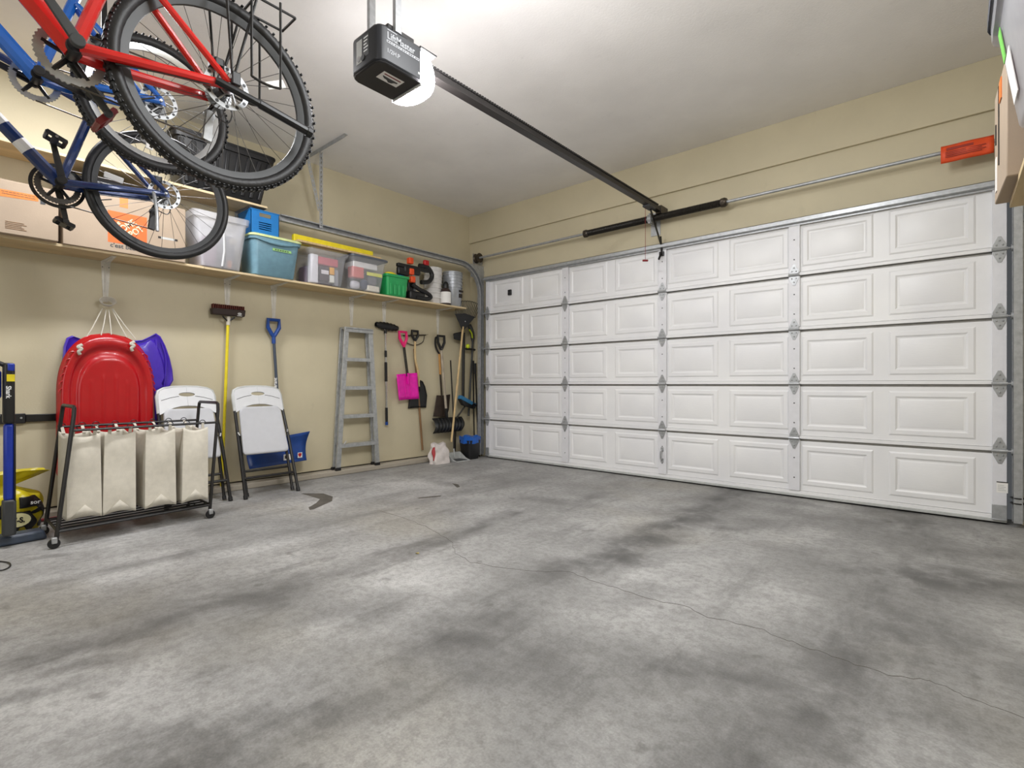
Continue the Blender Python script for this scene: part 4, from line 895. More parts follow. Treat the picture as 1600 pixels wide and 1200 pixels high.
# ---- leaf rake
t = root_at('leaf_rake', 'fan leaf rake with wooden handle standing head up at the shelf end', 'rake', (XL+.2, W(709, 655, .2).y, .05))
DXR = .22; h0 = W(723.5, 513, DXR); e = W(709, 655, .30); e2 = e+(e-h0).normalized()*.28
MB().tube([h0+Vector((0, 0, .02)), e2], .0125, 8).build('handle', M['wood'], t)
lft, rgt = W(711, 488, DXR), W(742, 493, DXR)
MB().prism([(0, 0), (.02, 0), (rgt.y-h0.y, rgt.z-h0.z), ((lft.y+rgt.y)/2-h0.y, rgt.z-h0.z+.03), (lft.y-h0.y, lft.z-h0.z), (-.02, 0)], h0-Vector((.003, 0, .02)), (0,1,0), (0,0,1), (.007, 0, 0)).build('fan_plate', M['black'], t, bev=.002)
nt = 15
for k_ in range(nt):
    f = k_/(nt-1); a = lerp(lft, rgt, f)+Vector((0, 0, -.03)); tip = W(714+37*f, 470+16*max(0, f-.45)**1.5, DXR) 
    d = (tip-a); MB().tube(curve([a, a+d*.6, tip, tip+Vector((.02, .004*(2*f-1), -.014))], 3), .0042, 5).build('tine', M['black'], t)
MB().lathe([(.008, 0), (.008, .004)], h0+Vector((.006, .03, .09)), ((0,1,0),(0,0,1),(1,0,0)), 8).build('rivet', M['chrome'], t)
# ---- string trimmer
dx = .09
t = root_at('string_trimmer', 'black string trimmer with lime accents standing in the door corner', 'trimmer', W(733, 690, .1))
MB().tube(curve([W(733, 508, dx+.02), W(737, 518, dx+.02), W(738.5, 535, dx), W(735, 600, dx), W(732, 650, dx)]), [.03]*8+[.028]*4+[.014]*13, 10).build('shaft', M['darkgrey'], t)
MB().tube(curve([W(733.5, 515, dx+.045), W(737, 521, dx+.045), W(738, 528, dx+.03)]), .010, 6).build('lime_stripe', mat('lime_plastic', (196, 214, 40), .4), t)
MB().ball(W(731, 541, dx+.03), (.03, .028, .03)).build('lime_knob', MATS['lime_plastic'], t)
MB().tube([W(728, 545, dx), W(747, 547, dx)], .014, 8).build('front_handle', M['black'], t)
# ---- black pole tool with head (leaf blower tube)
t = root_at('pole_pruner', 'black pole tool with a boxy head between rake handle and trimmer', 'tool', W(724, 622, .05))
MB().hexa([W(708, 521, .03), W(708, 521, .10), W(722, 518, .10), W(722, 518, .03), W(709, 530, .03), W(709, 530, .10), W(722, 533, .10), W(722, 533, .03)]).build('head', M['black'], t, bev=.01)
MB().tube([W(724.5, 520, .06), W(723.5, 624, .06)], .019, 10).build('pole', M['blackmetal'], t)
# ---- blue push broom head
t = root_at('scrub_broom', 'blue-bristled broom head with black body near the door corner', 'broom', W(729, 640, .14))
a, b = W(717, 623, .14), W(740.5, 636, .14)
D_ = (b-a); up = Vector((0, -D_.z, D_.y)).normalized()
MB().hexa([a+Vector((-.03, 0, 0)), a+Vector((.03, 0, 0)), b+Vector((.03, 0, 0)), b+Vector((-.03, 0, 0)), a+up*.05+Vector((-.03, 0, 0)), a+up*.05+Vector((.03, 0, 0)), b+up*.05+Vector((.03, 0, 0)), b+up*.05+Vector((-.03, 0, 0))]).build('bristles', M['brush'], t, bev=.006)
MB().hexa([a-up*.055+D_*.3+Vector((-.025, 0, 0)), a-up*.055+D_*.3+Vector((.025, 0, 0)), b-up*.03+Vector((.025, 0, 0)), b-up*.03+Vector((-.025, 0, 0)), a+Vector((-.035, 0, 0)), a+Vector((.035, 0, 0)), b+Vector((.035, 0, 0)), b+Vector((-.035, 0, 0))]).build('block', M['black'], t, bev=.006)
MB().tube([W(727, 634, .12), W(712, 655, .09), W(711, 705, .06)], .011, 8).build('handle', M['blackmetal'], t)
# ---- dark poles in the corner
for u0, v0, u1, v1, dx, lb in ((739, 566, 741, 690, .17, 'thin black pole with knobbed tip nearest the trimmer'), (742.5, 570, 747, 688, .20, 'thin black pole leaning beside the waste bin'), (752, 617, 749.5, 692, .24, 'short black pole with cross top next to the door track')):
    t = root_at('trekking_pole', lb, 'pole', W(u1, v1, dx), group='thin black poles in the door corner')
    a, b = W(u0, v0, dx), W(u1, v1, dx); b = b+(b-a).normalized()*.2
    MB().tube([a, lerp(a, b, .4), b], [.012, .010, .007], 8).build('shaft', M['blackmetal'], t)
    MB().tube([a+Vector((0, 0, .02)), a+Vector((0, 0, -.12))], .017, 8).build('grip', M['black'], t)
    MB().tube([lerp(a, b, .45)+Vector((0, -.028, 0)), lerp(a, b, .45)+Vector((0, .028, .004))], .012, 8).build('clamp', M['black'], t)
# ---- waste bin with blue liner
c = Vector((-4.655, 4.565, 0))
t = root_at('waste_bin', 'black waste bin with a blue liner in the corner by the door', 'bin', c)
loft([ringrect(c.x-.085, c.x+.085, c.y-.085, c.y+.085, 0, .035), ringrect(c.x-.105, c.x+.105, c.y-.11, c.y+.11, .24, .04)]).build('body', M['black'], t, ang=50)
def liner(i, j):
    an = 2*PI*i; w_ = .006*math.sin(11*an)+.004*math.sin(23*an); r0 = ringp(an); z = .20+.085*j+.008*math.sin(5*an)*(1 if j > .5 else .6); e = 1.02+.03*j+w_
    return (c.x+r0[0]*e, c.y+r0[1]*e, z)
def ringp(an):
    k_ = 1/max(abs(math.cos(an)), abs(math.sin(an)))*.5+.55; return (.102*math.cos(an)*k_, .107*math.sin(an)*k_)
lm = MB().grid(liner, 48, 5); lm.add([liner(i/48, 1) for i in range(48)]+[(c.x, c.y, .24)], [(i, (i+1) % 48, 48) for i in range(48)])
lm.build('liner', M['bluebag'], t)
# ---- salt bag
c = PZ(685, 724); 
t = root_at('salt_bag', 'crumpled white paper bag with red print slumped against the kerb', 'bag', c)
def sb(i, j):
    an = 2*PI*i; ca, sa = math.cos(an), math.sin(an); k_ = 1/max(abs(ca), abs(sa))**.75
    tz = j; shrink = 1-.28*tz-.10*tz**4; w_ = .010*math.sin(6*an+7*tz)+.008*math.sin(3*an-11*tz)
    return (c.x-.01+(.085*shrink+w_*.5)*ca*k_-.03*tz, c.y+.02+(.115*(1-.22*tz)+w_)*sa*k_+.02*tz, .235*tz+.012*math.sin(4*an)*tz)
m = MB().grid(sb, 32, 12); m.add([sb(i/32, 1) for i in range(32)], [tuple(range(32))]); m.add([sb(i/32, 0) for i in range(32)], [tuple(range(32))]); m.build('body', M['bag'], t)
def rs(i, j): p = Vector(sb(.06-.10*i*.6-.06, .2+.62*j)); return p+(p-Vector((c.x, c.y, p.z))).normalized()*.002
MB().grid(lambda i, j: (lambda p: p+(p-Vector((c.x, c.y, p.z))).normalized()*.0025)(Vector(sb((-.235+.075*i) % 1.0, .18+.62*j))), 5, 8).build('red_print', mat('dark_red_print_ink', (170, 50, 56), .6), t, solid=.001)
# ================================================================ things standing on the floor
# ---- laundry sorter
FLx, FRx = Vector((-3.93, .505, 0)), Vector((-3.985, 1.33, 0)); dep = .40
t = thing('laundry_cart', 'black wheeled laundry cart frame holding four cream bags', 'cart', ((FLx.x+FRx.x)/2-dep/2, .92, 0))
zt, zr = .79, .668
ax = (FRx-FLx).normalized()
def endframe(o):
    f, b = o+Vector((0, 0, .05)), o+Vector((-dep, 0, .05)); tf, tb = o+Vector((-.125, .10, zt)), o+Vector((-dep-.13, .10, zt))
    MB().tube([f, lerp(f, tf, .96), tf+Vector((-.01, 0, .012)), tf+Vector((-.03, 0, .02)), tb+Vector((.03, 0, .02)), tb+Vector((.01, 0, .012)), lerp(b, tb, .96), b], .0115, 8).build('end_frame', M['blackmetal'], t)
    MB().tube([lerp(f, tf, .06), lerp(b, tb, .06)], .008, 8).build('cross_bar', M['blackmetal'], t)
    return f, b, tf, tb
A = endframe(FLx); B = endframe(FRx)
def bar(k_, f, nm, r=.008): 
    i = 0 if k_ == 'f' else 1; MB().tube([lerp(A[i], A[i+2], f), lerp(B[i], B[i+2], f)], r, 8).build(nm, M['blackmetal'], t)
fr = (zr-.05)/(zt-.05)
bar('f', fr, 'hanging_rod'); bar('b', fr, 'hanging_rod'); bar('f', .055, 'lower_rail', .009); bar('b', .055, 'lower_rail', .009)
pa, pb, pc, pd = lerp(A[0], A[2], .06), lerp(B[0], B[2], .06), lerp(B[1], B[3], .06), lerp(A[1], A[3], .06)
for k_ in range(5):
    f = .12+.19*k_; MB().tube([lerp(pa, pd, f), lerp(pb, pc, f)], .006, 6).build('deck_rod', M['blackmetal'], t)
for o, dy in ((FLx, -.012), (FRx, .0), (FLx+Vector((-dep, 0, 0)), -.012), (FRx+Vector((-dep, 0, 0)), 0)):
    wt = MB().lathe([(.010, -.011), (.026, -.011), (.029, -.006), (.029, .006), (.026, .011), (.010, .011)], o+Vector((.012, dy, .029)), ((0,1,0),(0,0,1),(1,0,0)), 18).build('caster', M['rubber'], t)
    MB().box(o.x-.006, o.x+.030, o.y+dy-.012, o.y+dy+.014, .030, .064).build('caster_fork', M['galv'], wt, bev=.004)
def lbag(y0, y1, zbot, label, sk=0.0, seed=0):
    b = thing('laundry_bag', label, 'bag', (-4.14, (y0+y1)/2, zbot), group='canvas bags of the laundry cart')
    rnd = random.Random(seed); ph = rnd.uniform(0, 6)
    x1, x0 = -3.975, -4.30; ztp = .642
    def f(i, j):
        an = i*4; s_ = int(an) % 4; q = an-int(an)
        cs = [(x1, y0), (x1, y1), (x0, y1), (x0, y0)]; a_, b_ = cs[s_], cs[(s_+1) % 4]
        x = a_[0]+(b_[0]-a_[0])*q; y = a_[1]+(b_[1]-a_[1])*q
        bul = math.sin(PI*q)*(.014*math.sin(PI*j)+.006*math.sin(3*PI*j+ph))
        nx, ny = ((1, 0), (0, 1), (-1, 0), (0, -1))[s_]; cxm, cym = (x0+x1)/2, (y0+y1)/2
        tp = 1-.10*j; x = cxm+(x-cxm)*(1-.02*j); y = cym+(y-cym)*(1-.05*j)+sk*(1-j)
        low = math.sin(PI*q)*.014*max(0, 1-j*8) if s_ in (0, 2) else 0
        sag = -.022*math.sin(PI*q)*j**6
        return (x+nx*bul-.085*j, y+ny*bul*.6+.022*j, zbot+(ztp-zbot)*j+low*1.0-abs(0)+sag)
    MB().grid(f, 40, 22).build('fabric', M['canvas'], b, solid=.003, ang=60)
    MB().add([f(i/40, 0.0) for i in range(40)], [tuple(range(40))]).build('base', M['canvas'], b)
    # gusset folds at the foot of the front
    ym = (y0+y1)/2+sk
    MB().add([(x1+.004, y0+sk+.012, zbot+.012), (x1+.006, ym, zbot+.085), (x1+.004, y1+sk-.012, zbot+.012), (x1+.010, ym, zbot+.02)], [(0, 1, 3), (1, 2, 3)]).build('gusset_fold', M['canvas'], b, solid=.003)
    for k_, X, R_ in ((0, x1-.085-.045, lerp(A[0], A[2], fr)), (1, x0-.085+.045, lerp(A[1], A[3], fr))):
        xr = R_.x+ (FRx.x-FLx.x)*((y0+y1)/2-FLx.y)/(FRx.y-FLx.y)
        for yy in (y0+.05, y1-.01):
            MB().hexa([(X+.03*(1 if k_ == 0 else -1), yy-.009, .628), (X+.034*(1 if k_ == 0 else -1), yy-.009, .628), (X+.034*(1 if k_ == 0 else -1), yy+.009, .628), (X+.03*(1 if k_ == 0 else -1), yy+.009, .628), (xr-.002, yy-.008, zr+.002), (xr+.010, yy-.008, zr+.002), (xr+.010, yy+.008, zr+.002), (xr-.002, yy+.008, zr+.002)]).build('strap', M['canvas'], b)
            MB().tube(arc((xr, yy, zr+.004), .019, -.6, PI+.6, 10, (0, 1, 0), (0, 0, 1)), .0028, 5).build('hook', M['black'], b)
    return b
lbag(.548, .712, .135, 'cream canvas laundry bag at the left end of the cart, mouth sagging', .01, 1)
lbag(.728, .895, .135, 'second cream canvas laundry bag from the left end of the cart', 0, 2)
lbag(.945, 1.12, .135, 'third cream canvas laundry bag from the left end of the cart', 0, 3)
lbag(1.165, 1.325, .135, 'cream canvas laundry bag at the right end of the cart', -.01, 4)
# ---- folding chairs
def chair():
    t = thing('folding_chair', 'white folding chair with black legs leaning in front of the blue pusher', 'chair', (-4.40, 1.955, 0), world=False, group='folded white chairs')
    top = Vector((-.33, .0, .925)); Bv = top.normalized(); L = top.length; Av = Vector((-.09, 1, 0)).normalized() if 0 else Vector((.0, 1, 0)); Nv = Av.cross(Bv).normalized()
    if Nv.x < 0: Nv = -Nv
    Pt = lambda a, b, c=0: Av*a+Bv*b+Nv*c
    def tb(pts, r, nm, m, n=8): MB().tube([Pt(*p) for p in pts], r, n).build(nm, m, t)
    wb, wt_ = .222, .205
    zf = .02
    for s_ in (-1, 1):
        tb([(s_*wb, .012, .012), (s_*(wb-.008), .45, .012), (s_*wt_, .78, 0)], .0135, 'front_leg', M['blackmetal'])
        tb([(s_*wt_, .76, 0), (s_*wt_, .90, 0), (s_*(wt_-.012), .945, 0), (s_*(wt_-.05), .967, 0), (s_*.09, .979, 0), (0, .982, 0)], .0145, 'back_frame', M['greytrim'])
        tb([(s_*(wb-.030), .035, -.028), (s_*(wb-.030), .50, -.020), (s_*(wb-.030), .56, -.012)], .0125, 'rear_leg', M['blackmetal'])
        tb([(s_*wb, -.002, .012), (s_*wb, .03, .012)], .017, 'foot_cap', M['rubber']); tb([(s_*(wb-.03), .022, -.028), (s_*(wb-.03), .05, -.028)], .016, 'foot_cap', M['rubber'])
        tb([(s_*(wb-.02), .535, .026), (s_*(wb-.01), .565, .02)], .008, 'pivot', M['chrome'])
    tb([(-wb, .17, .012), (wb, .17, .012)], .0115, 'stretcher', M['blackmetal']); tb([(-wb+.03, .235, -.026), (wb-.03, .235, -.026)], .0105, 'stretcher', M['blackmetal'])
    # seat
    sw0, sw1 = .193, .178
    pts = []
    for cx, cy, a0 in ((sw0-.03, .365+.03, -PI/2), (sw1-.05, .79-.05, 0), (-sw1+.05, .79-.05, PI/2), (-sw0+.03, .365+.03, PI)):
        r = .03 if cy < .5 else .05
        for k_ in range(6): an = a0+PI/2*k_/5; pts.append((cx+r*math.cos(an), cy+r*math.sin(an)))
    rg = lambda k_, c: [tuple(Pt(x*k_, .58+(y-.58)*k_, c)) for x, y in pts]
    loft([rg(.96, .004), rg(1, .010), rg(1, .022), rg(.97, .028), rg(.90, .026)]).build('seat', M['greyseat'], t, ang=50)
    # backrest: two halves around an oval hand hole, arched foot
    hx, hz, hc = .058, .017, .912
    for s_ in (-1, 1):
        outer = [(0, .977)]+[(s_*x, z) for x, z in ((.09, .973), (.15, .962), (.185, .945), (.200, .915), (.203, .85), (.203, .745), (.185, .752), (.15, .778), (.10, .800), (.05, .812))]+[(0, .815)]
        hole = [(s_*hx*math.sin(an), hc+hz*-math.cos(an)) for an in [PI*k_/10 for k_ in range(11)]]
        poly = outer+hole
        MB().prism([(x, z) for x, z in poly], (0, 0, 0), Av, Bv, Nv*.018).build('backrest', M['white'], t, bev=.002)
    gv = [(-.185, .862), (-.12, .885), (-.058, .897)]
    for s_ in (-1, 1): tb([(s_*x, z, .018) for x, z in gv], .0022, 'moulded_line', M['darkgrey'], 5)
    return t
M['greyseat'] = mat('pale_grey_plastic', (190, 191, 195), .5, var=.03)
ch2 = chair()
def copytree(src, name=None):
    c = src.copy(); COL.objects.link(c)
    for k_ in src.children:
        d = k_.copy(); COL.objects.link(d); d.parent = c
        for g in k_.children: e = g.copy(); COL.objects.link(e); e.parent = d
    return c
bpy.context.view_layer.update()
ch1 = copytree(ch2); ch1.location = (-4.44, 1.41, 0); ch1['label'] = 'white folding chair with black legs partly hidden by the laundry cart'
# ---- stick vacuum
vx = -4.15; V = lambda u, v, X=vx: PX(u, v, X)
t = thing('stick_vacuum', 'blue and black stick vacuum cleaner standing at the left edge', 'vacuum', (vx, V(14, 800).y, 0))
c = V(14, 600); cy = c.y
MB().box(vx-.05, vx+.03, cy-.026, cy+.024, V(14, 662).z, V(14, 567).z).build('handle_column', M['black'], t, bev=.012)
MB().box(vx+.026, vx+.034, cy-.012, cy+.022, V(14, 596).z, V(14, 585).z).build('yellow_sticker', M['yellow'], t)
MB().box(vx-.045, vx+.032, cy-.010, cy+.022, V(14, 580).z, V(14, 568).z).build('blue_cap', mat('deep_blue_plastic', (24, 52, 160), .35), t, bev=.006)
text('Shark', .031, (vx+.031, cy-.014, V(14, 603).z), (0, 0, -1), (0, 1, 0), M['textwhite'], t, bold=.0008)
MB().lathe([(.05, 0), (.055, .01), (.055, .15), (.04, .17)], (vx-.01, cy-.085, V(14, 622).z), 'z', 20).build('motor_pod', MATS['deep_blue_plastic'], t)
MB().lathe([(.042, 0), (.05, .02), (.05, .11)], (vx-.01, cy-.085, V(14, 655).z), 'z', 20).build('dust_cup', M['frost'], t)
MB().tube([(vx-.01, cy-.085, V(14, 600).z+.10), (vx-.01, cy-.05, V(14, 566).z), (vx-.01, cy-.01, V(14, 572).z)], .014, 8).build('carry_handle', M['black'], t)
MB().box(vx-.025, vx+.025, cy-.024, cy+.024, V(14, 782).z, V(14, 662).z).build('wand', MATS['deep_blue_plastic'], t, bev=.014)
MB().box(vx-.012, vx+.029, cy+.018, cy+.027, V(14, 782).z, V(14, 662).z).build('wand_edge', M['black'], t, bev=.003)
MB().box(vx-.03, vx+.03, cy-.03, cy+.03, .07, V(14, 780).z).build('neck', M['darkgrey'], t, bev=.012)
a, b = PZ(76, 842), PZ(-30, 862)
d_ = (b-a).normalized(); n_ = Vector((-d_.y, d_.x, 0)); 
fh = MB(); base = [a+n_*-.0, b, b+n_*.12 if n_.x < 0 else b-n_*.12, (a+n_*.12 if n_.x < 0 else a-n_*.12)]
fh.hexa([p+Vector((0, 0, .002)) for p in base]+[p+(sum(base, Vector())/4-p)*.12+Vector((0, 0, .06)) for p in base]); fh.build('floor_head', M['bluetool'], t, bev=.015)
# ---- cord on the floor
pts = [PZ(-30, 895), PZ(-5, 893.5), PZ(8, 891), PZ(16, 886), PZ(14, 881), PZ(5, 879), PZ(-10, 878)]
single(MB().tube(curve([p+Vector((0, 0, .005)) for p in pts]), .0035, 6), 'power_cord', M['black'], 'thin black cord loop lying on the floor at the left edge', 'cord')
# ---- yellow soil bag
X = -4.56; c = PX(18, 800, X); c = Vector((X, c.y-.05, 0))
t = thing('soil_bag', 'yellow and black plastic bag slumped behind the vacuum cleaner', 'bag', tuple(c))
def yb_(i, j):
    an = 2*PI*i; prof = (.80+.25*math.sin(PI*min(j*1.25, 1)))*(1 if j < .62 else 1-.75*sm((j-.62)/.2)) if j < .82 else .30+.95*(j-.82)/.18
    flat = 1 if j < .62 else .55
    w_ = .012*math.sin(5*an+9*j)+.01*math.sin(9*an-6*j)
    return (c.x+(.12*prof*flat+w_)*math.cos(an), c.y+(.19*prof+w_)*math.sin(an), .385*j+.008*math.sin(3*an)*j)
m = MB().grid(yb_, 40, 30); m.add([yb_(i/40, 0) for i in range(40)], [tuple(range(40))]); m.build('film', M['yellowbag'], t, ang=60)
def patch(i0, i1, j0, j1, nm, mm, sk=0, off=.004):
    MB().grid(lambda i, j: (lambda p: p+(p-Vector((c.x, c.y, p.z))).normalized()*off)(Vector(yb_((i0+(i1-i0)*i+sk*j) % 1.0, j0+(j1-j0)*j))), 10, 10).build(nm, mm, t, solid=.001)
patch(.13, .19, .02, .36, 'black_stripe', M['black'], -.08); patch(.22, .26, .05, .5, 'black_stripe', M['black'], -.10); patch(.00, .05, .05, .30, 'black_stripe', M['black'], .06)
patch(.0, .06, .0, .22, 'black_stripe', M['black'], .05); patch(.10, .135, .3, .42, 'black_stripe', M['black'], .06); patch(.17, .20, .36, .60, 'black_stripe', M['black'], -.03)
patch(.06, .17, .42, .60, 'black_panel', M['black']); patch(-.05, .0, .3, .55, 'black_stripe', M['black'], .05)
p = Vector(yb_(.055, .25)); p.x = c.x+.146
oval = lambda a, b: [(a*math.cos(2*PI*k_/20), b*math.sin(2*PI*k_/20)) for k_ in range(20)]
MB().prism(oval(.07, .05), (p.x-.016, p.y, p.z), (0,1,0), (0,0,1), (.012, 0, 0)).build('oval_badge', M['black'], t)
MB().prism(oval(.062, .043), (p.x-.006, p.y, p.z), (0,1,0), (0,0,1), (.0035, 0, 0)).build('oval_rim', mat('pale_yellow_print', (226, 220, 170), .5), t)
text('.T-S.', .046, (p.x-.0015, p.y, p.z-.016), (0,1,0), (0,0,1), M['black'], t, bold=.002, align='CENTER', xs=.8)
p2 = Vector(yb_(.10, .50)); text('sor', .036, (c.x+.135, p2.y-.0, p2.z-.01), (0,1,0), (0,0,1), M['textwhite'], t, bold=.0006)
# ---- black rail on the wall, red rod
a, b = PX(-40, 640, XL+.03), PX(100, 652, XL+.03); z = PX(60, 652, XL+.03).z
t = thing('wall_rail', 'black metal storage rail fixed to the wall left of the sleds', 'rail', (XL+.03, .5, z-.03))
MB().box(XL+.001, XL+.035, a.y, PX(40, 650, XL+.03).y, z-.038, z+.030).build('end_sleeve', M['black'], t, bev=.004)
MB().box(XL+.001, XL+.028, PX(40, 650, XL+.03).y, PX(135, 650, XL+.03).y, z-.030, z+.022).build('bar', M['blackmetal'], t, bev=.004)
MB().lathe([(.007, 0), (.006, .004)], (XL+.035, PX(33, 650, XL+.03).y, z), ((0,1,0),(0,0,1),(1,0,0)), 8).build('bolt', M['galv'], t)
a = Vector((-4.74, PX(58, 812, -4.74).y, .012)); b = Vector((-4.76, a.y+.30, .012)); 
single(MB().tube([a, b], .011, 8), 'red_rod', M['maroon'], 'short dark red rod on the floor beside the yellow bag', 'rod')
# ---- small leaf on the slab
c = PZ(652, 865); single(MB().add([(c.x-.012, c.y-.006, .002), (c.x, c.y-.010, .006), (c.x+.014, c.y+.002, .003), (c.x+.002, c.y+.010, .005)], [(0, 1, 2, 3)]), 'dry_leaf', mat('dry_leaf_yellow', (196, 172, 90), .7), 'tiny yellow dry leaf on the concrete near the crack', 'leaf', solid=.001)
# ================================================================ bicycles hung under the ceiling
def bike(name, label, hubX, hubY, hubZ, R, tw, paint, paint2, crank, opt, yawz=0.0):
    """local axes: x forward, y left, z up; origin at the rear tyre's lowest point"""
    t = thing(name, label, 'bicycle', (hubX, hubY, hubZ-R), rz=-PI/2+yawz, group='bicycles hung from the ceiling', world=False)
    rr = R-tw; WB = opt.get('wb', 1.05)
    hr, hf = Vector((0, 0, R)), Vector((WB, 0, R)); bb = Vector((opt.get('cs', .44), 0, R-.055)); sa = math.radians(73)
    st = bb+Vector((-math.cos(sa), 0, math.sin(sa)))*opt.get('st', .45); hb = hf+Vector((-.165, 0, .42)); ht = hb+Vector((-.045, 0, .125))
    def tb(pts, r, nm, m, n=10, par=None): return MB().tube(pts, r, n).build(nm, m, par or t)
    Y = lambda p, y, dx=0, dz=0: Vector((p[0]+dx, y, p[2]+dz))
    # wheels
    def wheel(h, nm, front):
        rimp = [(rr-.004, -.012), (rr+.004, -.014), (rr+.004, .014), (rr-.004, .012), (rr-.022, .006), (rr-.022, -.006), (rr-.004, -.012)]
        w_ = MB().lathe(rimp, (0,0,0), 'y', 56, cap=False).build(nm, opt.get('rim', M['alu']), t); w_.location = h
        k_ = 10; tp = [(R-tw/2+tw/2*math.cos(2*PI*i/k_), tw*.52*math.sin(2*PI*i/k_)) for i in range(k_+1)]
        MB().lathe(tp, (0,0,0), 'y', 64, cap=False).build('tyre', M['rubber'], w_, ang=60)
        if opt.get('knobs'):
            m = MB(); n = 140
            for i in range(n):
                an = 2*PI*i/n; q = Matrix.Rotation(an, 4, 'Y'); m.mx = q
                for y0 in ((-.014, .0) if i % 2 else (0.0, .014)): m.box(-.0045, .0045, y0-.001, y0+.010, R-.003, R+.0006)
                for sg in (-1, 1):
                    q0, q1, q2, q3 = sg*tw*.26, sg*tw*.39, sg*tw*.29, sg*tw*.42
                    m.hexa([(-.003, q0, R-.008), (.003, q0, R-.008), (.003, q1, R-.014), (-.003, q1, R-.014), (-.003, q2, R-.0036), (.003, q2, R-.0036), (.003, q3, R-.0090), (-.003, q3, R-.0090)])
            m.mx = None; m.build('tread', M['rubber'], w_, kind='stuff')
        MB().lathe([(.008, -.062), (.012, -.055), (.012, -.036), (.027, -.035), (.027, -.031), (.013, -.026), (.013, .026), (.027, .031), (.027, .035), (.012, .036), (.012, .055), (.008, .062)], (0,0,0), 'y', 16).build('hub', M['darkgrey'], w_)
        sp = {}
        for s_ in (-1, 1): sp[s_] = MB().tube([(.020, s_*.033, .018), (0, s_*.004, rr-.014)], .0012, 4).mesh('spoke', opt.get('spoke', M['chain']))
        for i in range(28):
            o = bpy.data.objects.new('spoke', sp[1 if i % 2 else -1]); COL.objects.link(o); o.parent = w_; o.rotation_euler = (0, 2*PI*i/28, 0)
        rot = MB().lathe([(.062, .045), (.080, .045), (.080, .0475), (.062, .0475), (.062, .045)], (0,0,0), 'y', 32, cap=False)
        for i in range(6): an = 2*PI*i/6; rot.tube([(.02*math.cos(an-.5), .046, .02*math.sin(an-.5)), (.063*math.cos(an), .046, .063*math.sin(an))], .0035, 5)
        rot.lathe([(.012, .043), (.024, .043), (.024, .049), (.012, .049)], (0,0,0), 'y', 16).build('brake_rotor', M['galv'], w_)
        for i in range(12): an = 2*PI*i/12; MB().lathe([(.007, 0), (.007, .0006)], (.071*math.cos(an), .0475, .071*math.sin(an)), 'y', 6).build('rotor_hole', M['black'], w_)
        if not front:
            for j, r in enumerate((.048, .042, .037, .032, .028)):
                MB().lathe([(r-.012, -.040-j*.0045), (r, -.040-j*.0045), (r, -.0385-j*.0045), (r-.012, -.0385-j*.0045)], (0,0,0), 'y', 24).build('sprocket', M['galv'], w_)
        an = opt.get('refl', 2.2); q = Matrix.Rotation(an, 4, 'Y')
        m = MB(); m.mx = q; m.box(-.016, .016, .004, .012, rr-.13, rr-.045); m.build('reflector', M['label'], w_, bev=.003)
        m = MB(); m.mx = Matrix.Rotation(opt.get('valve', 1.9), 4, 'Y'); m.tube([(0, 0, rr-.07), (0, 0, rr-.015)], .003, 6); m.build('valve', M['black'], w_)
        return w_
    wheel(hr, 'rear_wheel', False); wheel(hf, 'front_wheel', True)
    # frame
    tb([bb, hb], opt.get('dt', .021), 'down_tube', paint); tb([st, ht], .018, 'top_tube', paint); tb([bb, st], .0195, 'seat_tube', paint2); tb([hb, ht], .021, 'head_tube', paint)
    MB().lathe([(.022, -.036), (.024, -.03), (.024, .03), (.022, .036)], bb, 'y', 16).build('bottom_bracket', M['black'], t)
    for s_ in (-1, 1):
        tb([Y(bb, s_*.028, -.01), Y(bb, s_*.045, -.10, .008), Y(hr, s_*.066, .05, -.008), Y(hr, s_*.068, .005, -.004)], [.019, .018, .0165, .013], 'chain_stay', paint)
        tb([Y(st, s_*.018, 0, -.05), Y(hr, s_*.045, -.02+.0, .30) if 0 else lerp(Y(st, s_*.03, 0, -.06), Y(hr, s_*.066, .0, .02), .3), Y(hr, s_*.068, .0, .012)], .0125, 'seat_stay', paint)
        MB().prism([(-.024, -.018), (.03, -.012), (.018, .024), (-.012, .022)], (0, s_*.066-.003, R), (1,0,0), (0,0,1), (0, .006, 0)).build('dropout', paint, t, bev=.002)
        MB().lathe([(.009, 0), (.009, .010), (.005, .014)], Vector((0, s_*.070, R)), ((1,0,0),(0,0,1),(0,s_,0)), 10).build('axle_nut', M['chrome'], t)
        tb([Y(hb, s_*.05, .0, -.02), Y(hf, s_*.052, -.03, .18), Y(hf, s_*.052, 0, 0)], [.016, .016, .011], 'fork_leg', opt.get('fork', M['black']))
    tb([Y(hb, -.055, .0, -.02), Y(hb, .055, .0, -.02)], .018, 'fork_crown', opt.get('fork', M['black']))
    sc = Vector((st[0], 0, st[2])); s2 = sc+(st-bb).normalized()*.16; tb([sc-(st-bb).normalized()*.03, s2], .0135, 'seat_post', M['black'])
    def sad(i, j):
        an = 2*PI*i; w_ = .018+.06*sm((j-.35)/.5); w_ *= math.sin(PI*(.06+.90*j))**.35
        return (s2[0]+.15-.27*j, w_*math.cos(an), s2[2]+.03+.018*math.sin(an)*math.sin(PI*(.08+.86*j))**.5+.012*j)
    MB().grid(sad, 16, 16).build('saddle', M['black'], t)
    sm_ = ht+Vector((-.02, 0, .05)); tb([ht, sm_, sm_+Vector((.07, 0, .015))], .014, 'stem', M['black'])
    hbx = sm_+Vector((.075, 0, .018)); tb([hbx+Vector((-.05, -.31, .01)), hbx+Vector((0, -.1, 0)), hbx+Vector((0, .1, 0)), hbx+Vector((-.05, .31, .01))], .0125, 'handlebar', M['black'])
    for s_ in (-1, 1): tb([hbx+Vector((-.032, s_*.20, .006)), hbx+Vector((-.05, s_*.315, .01))], .017, 'grip', M['rubber'])
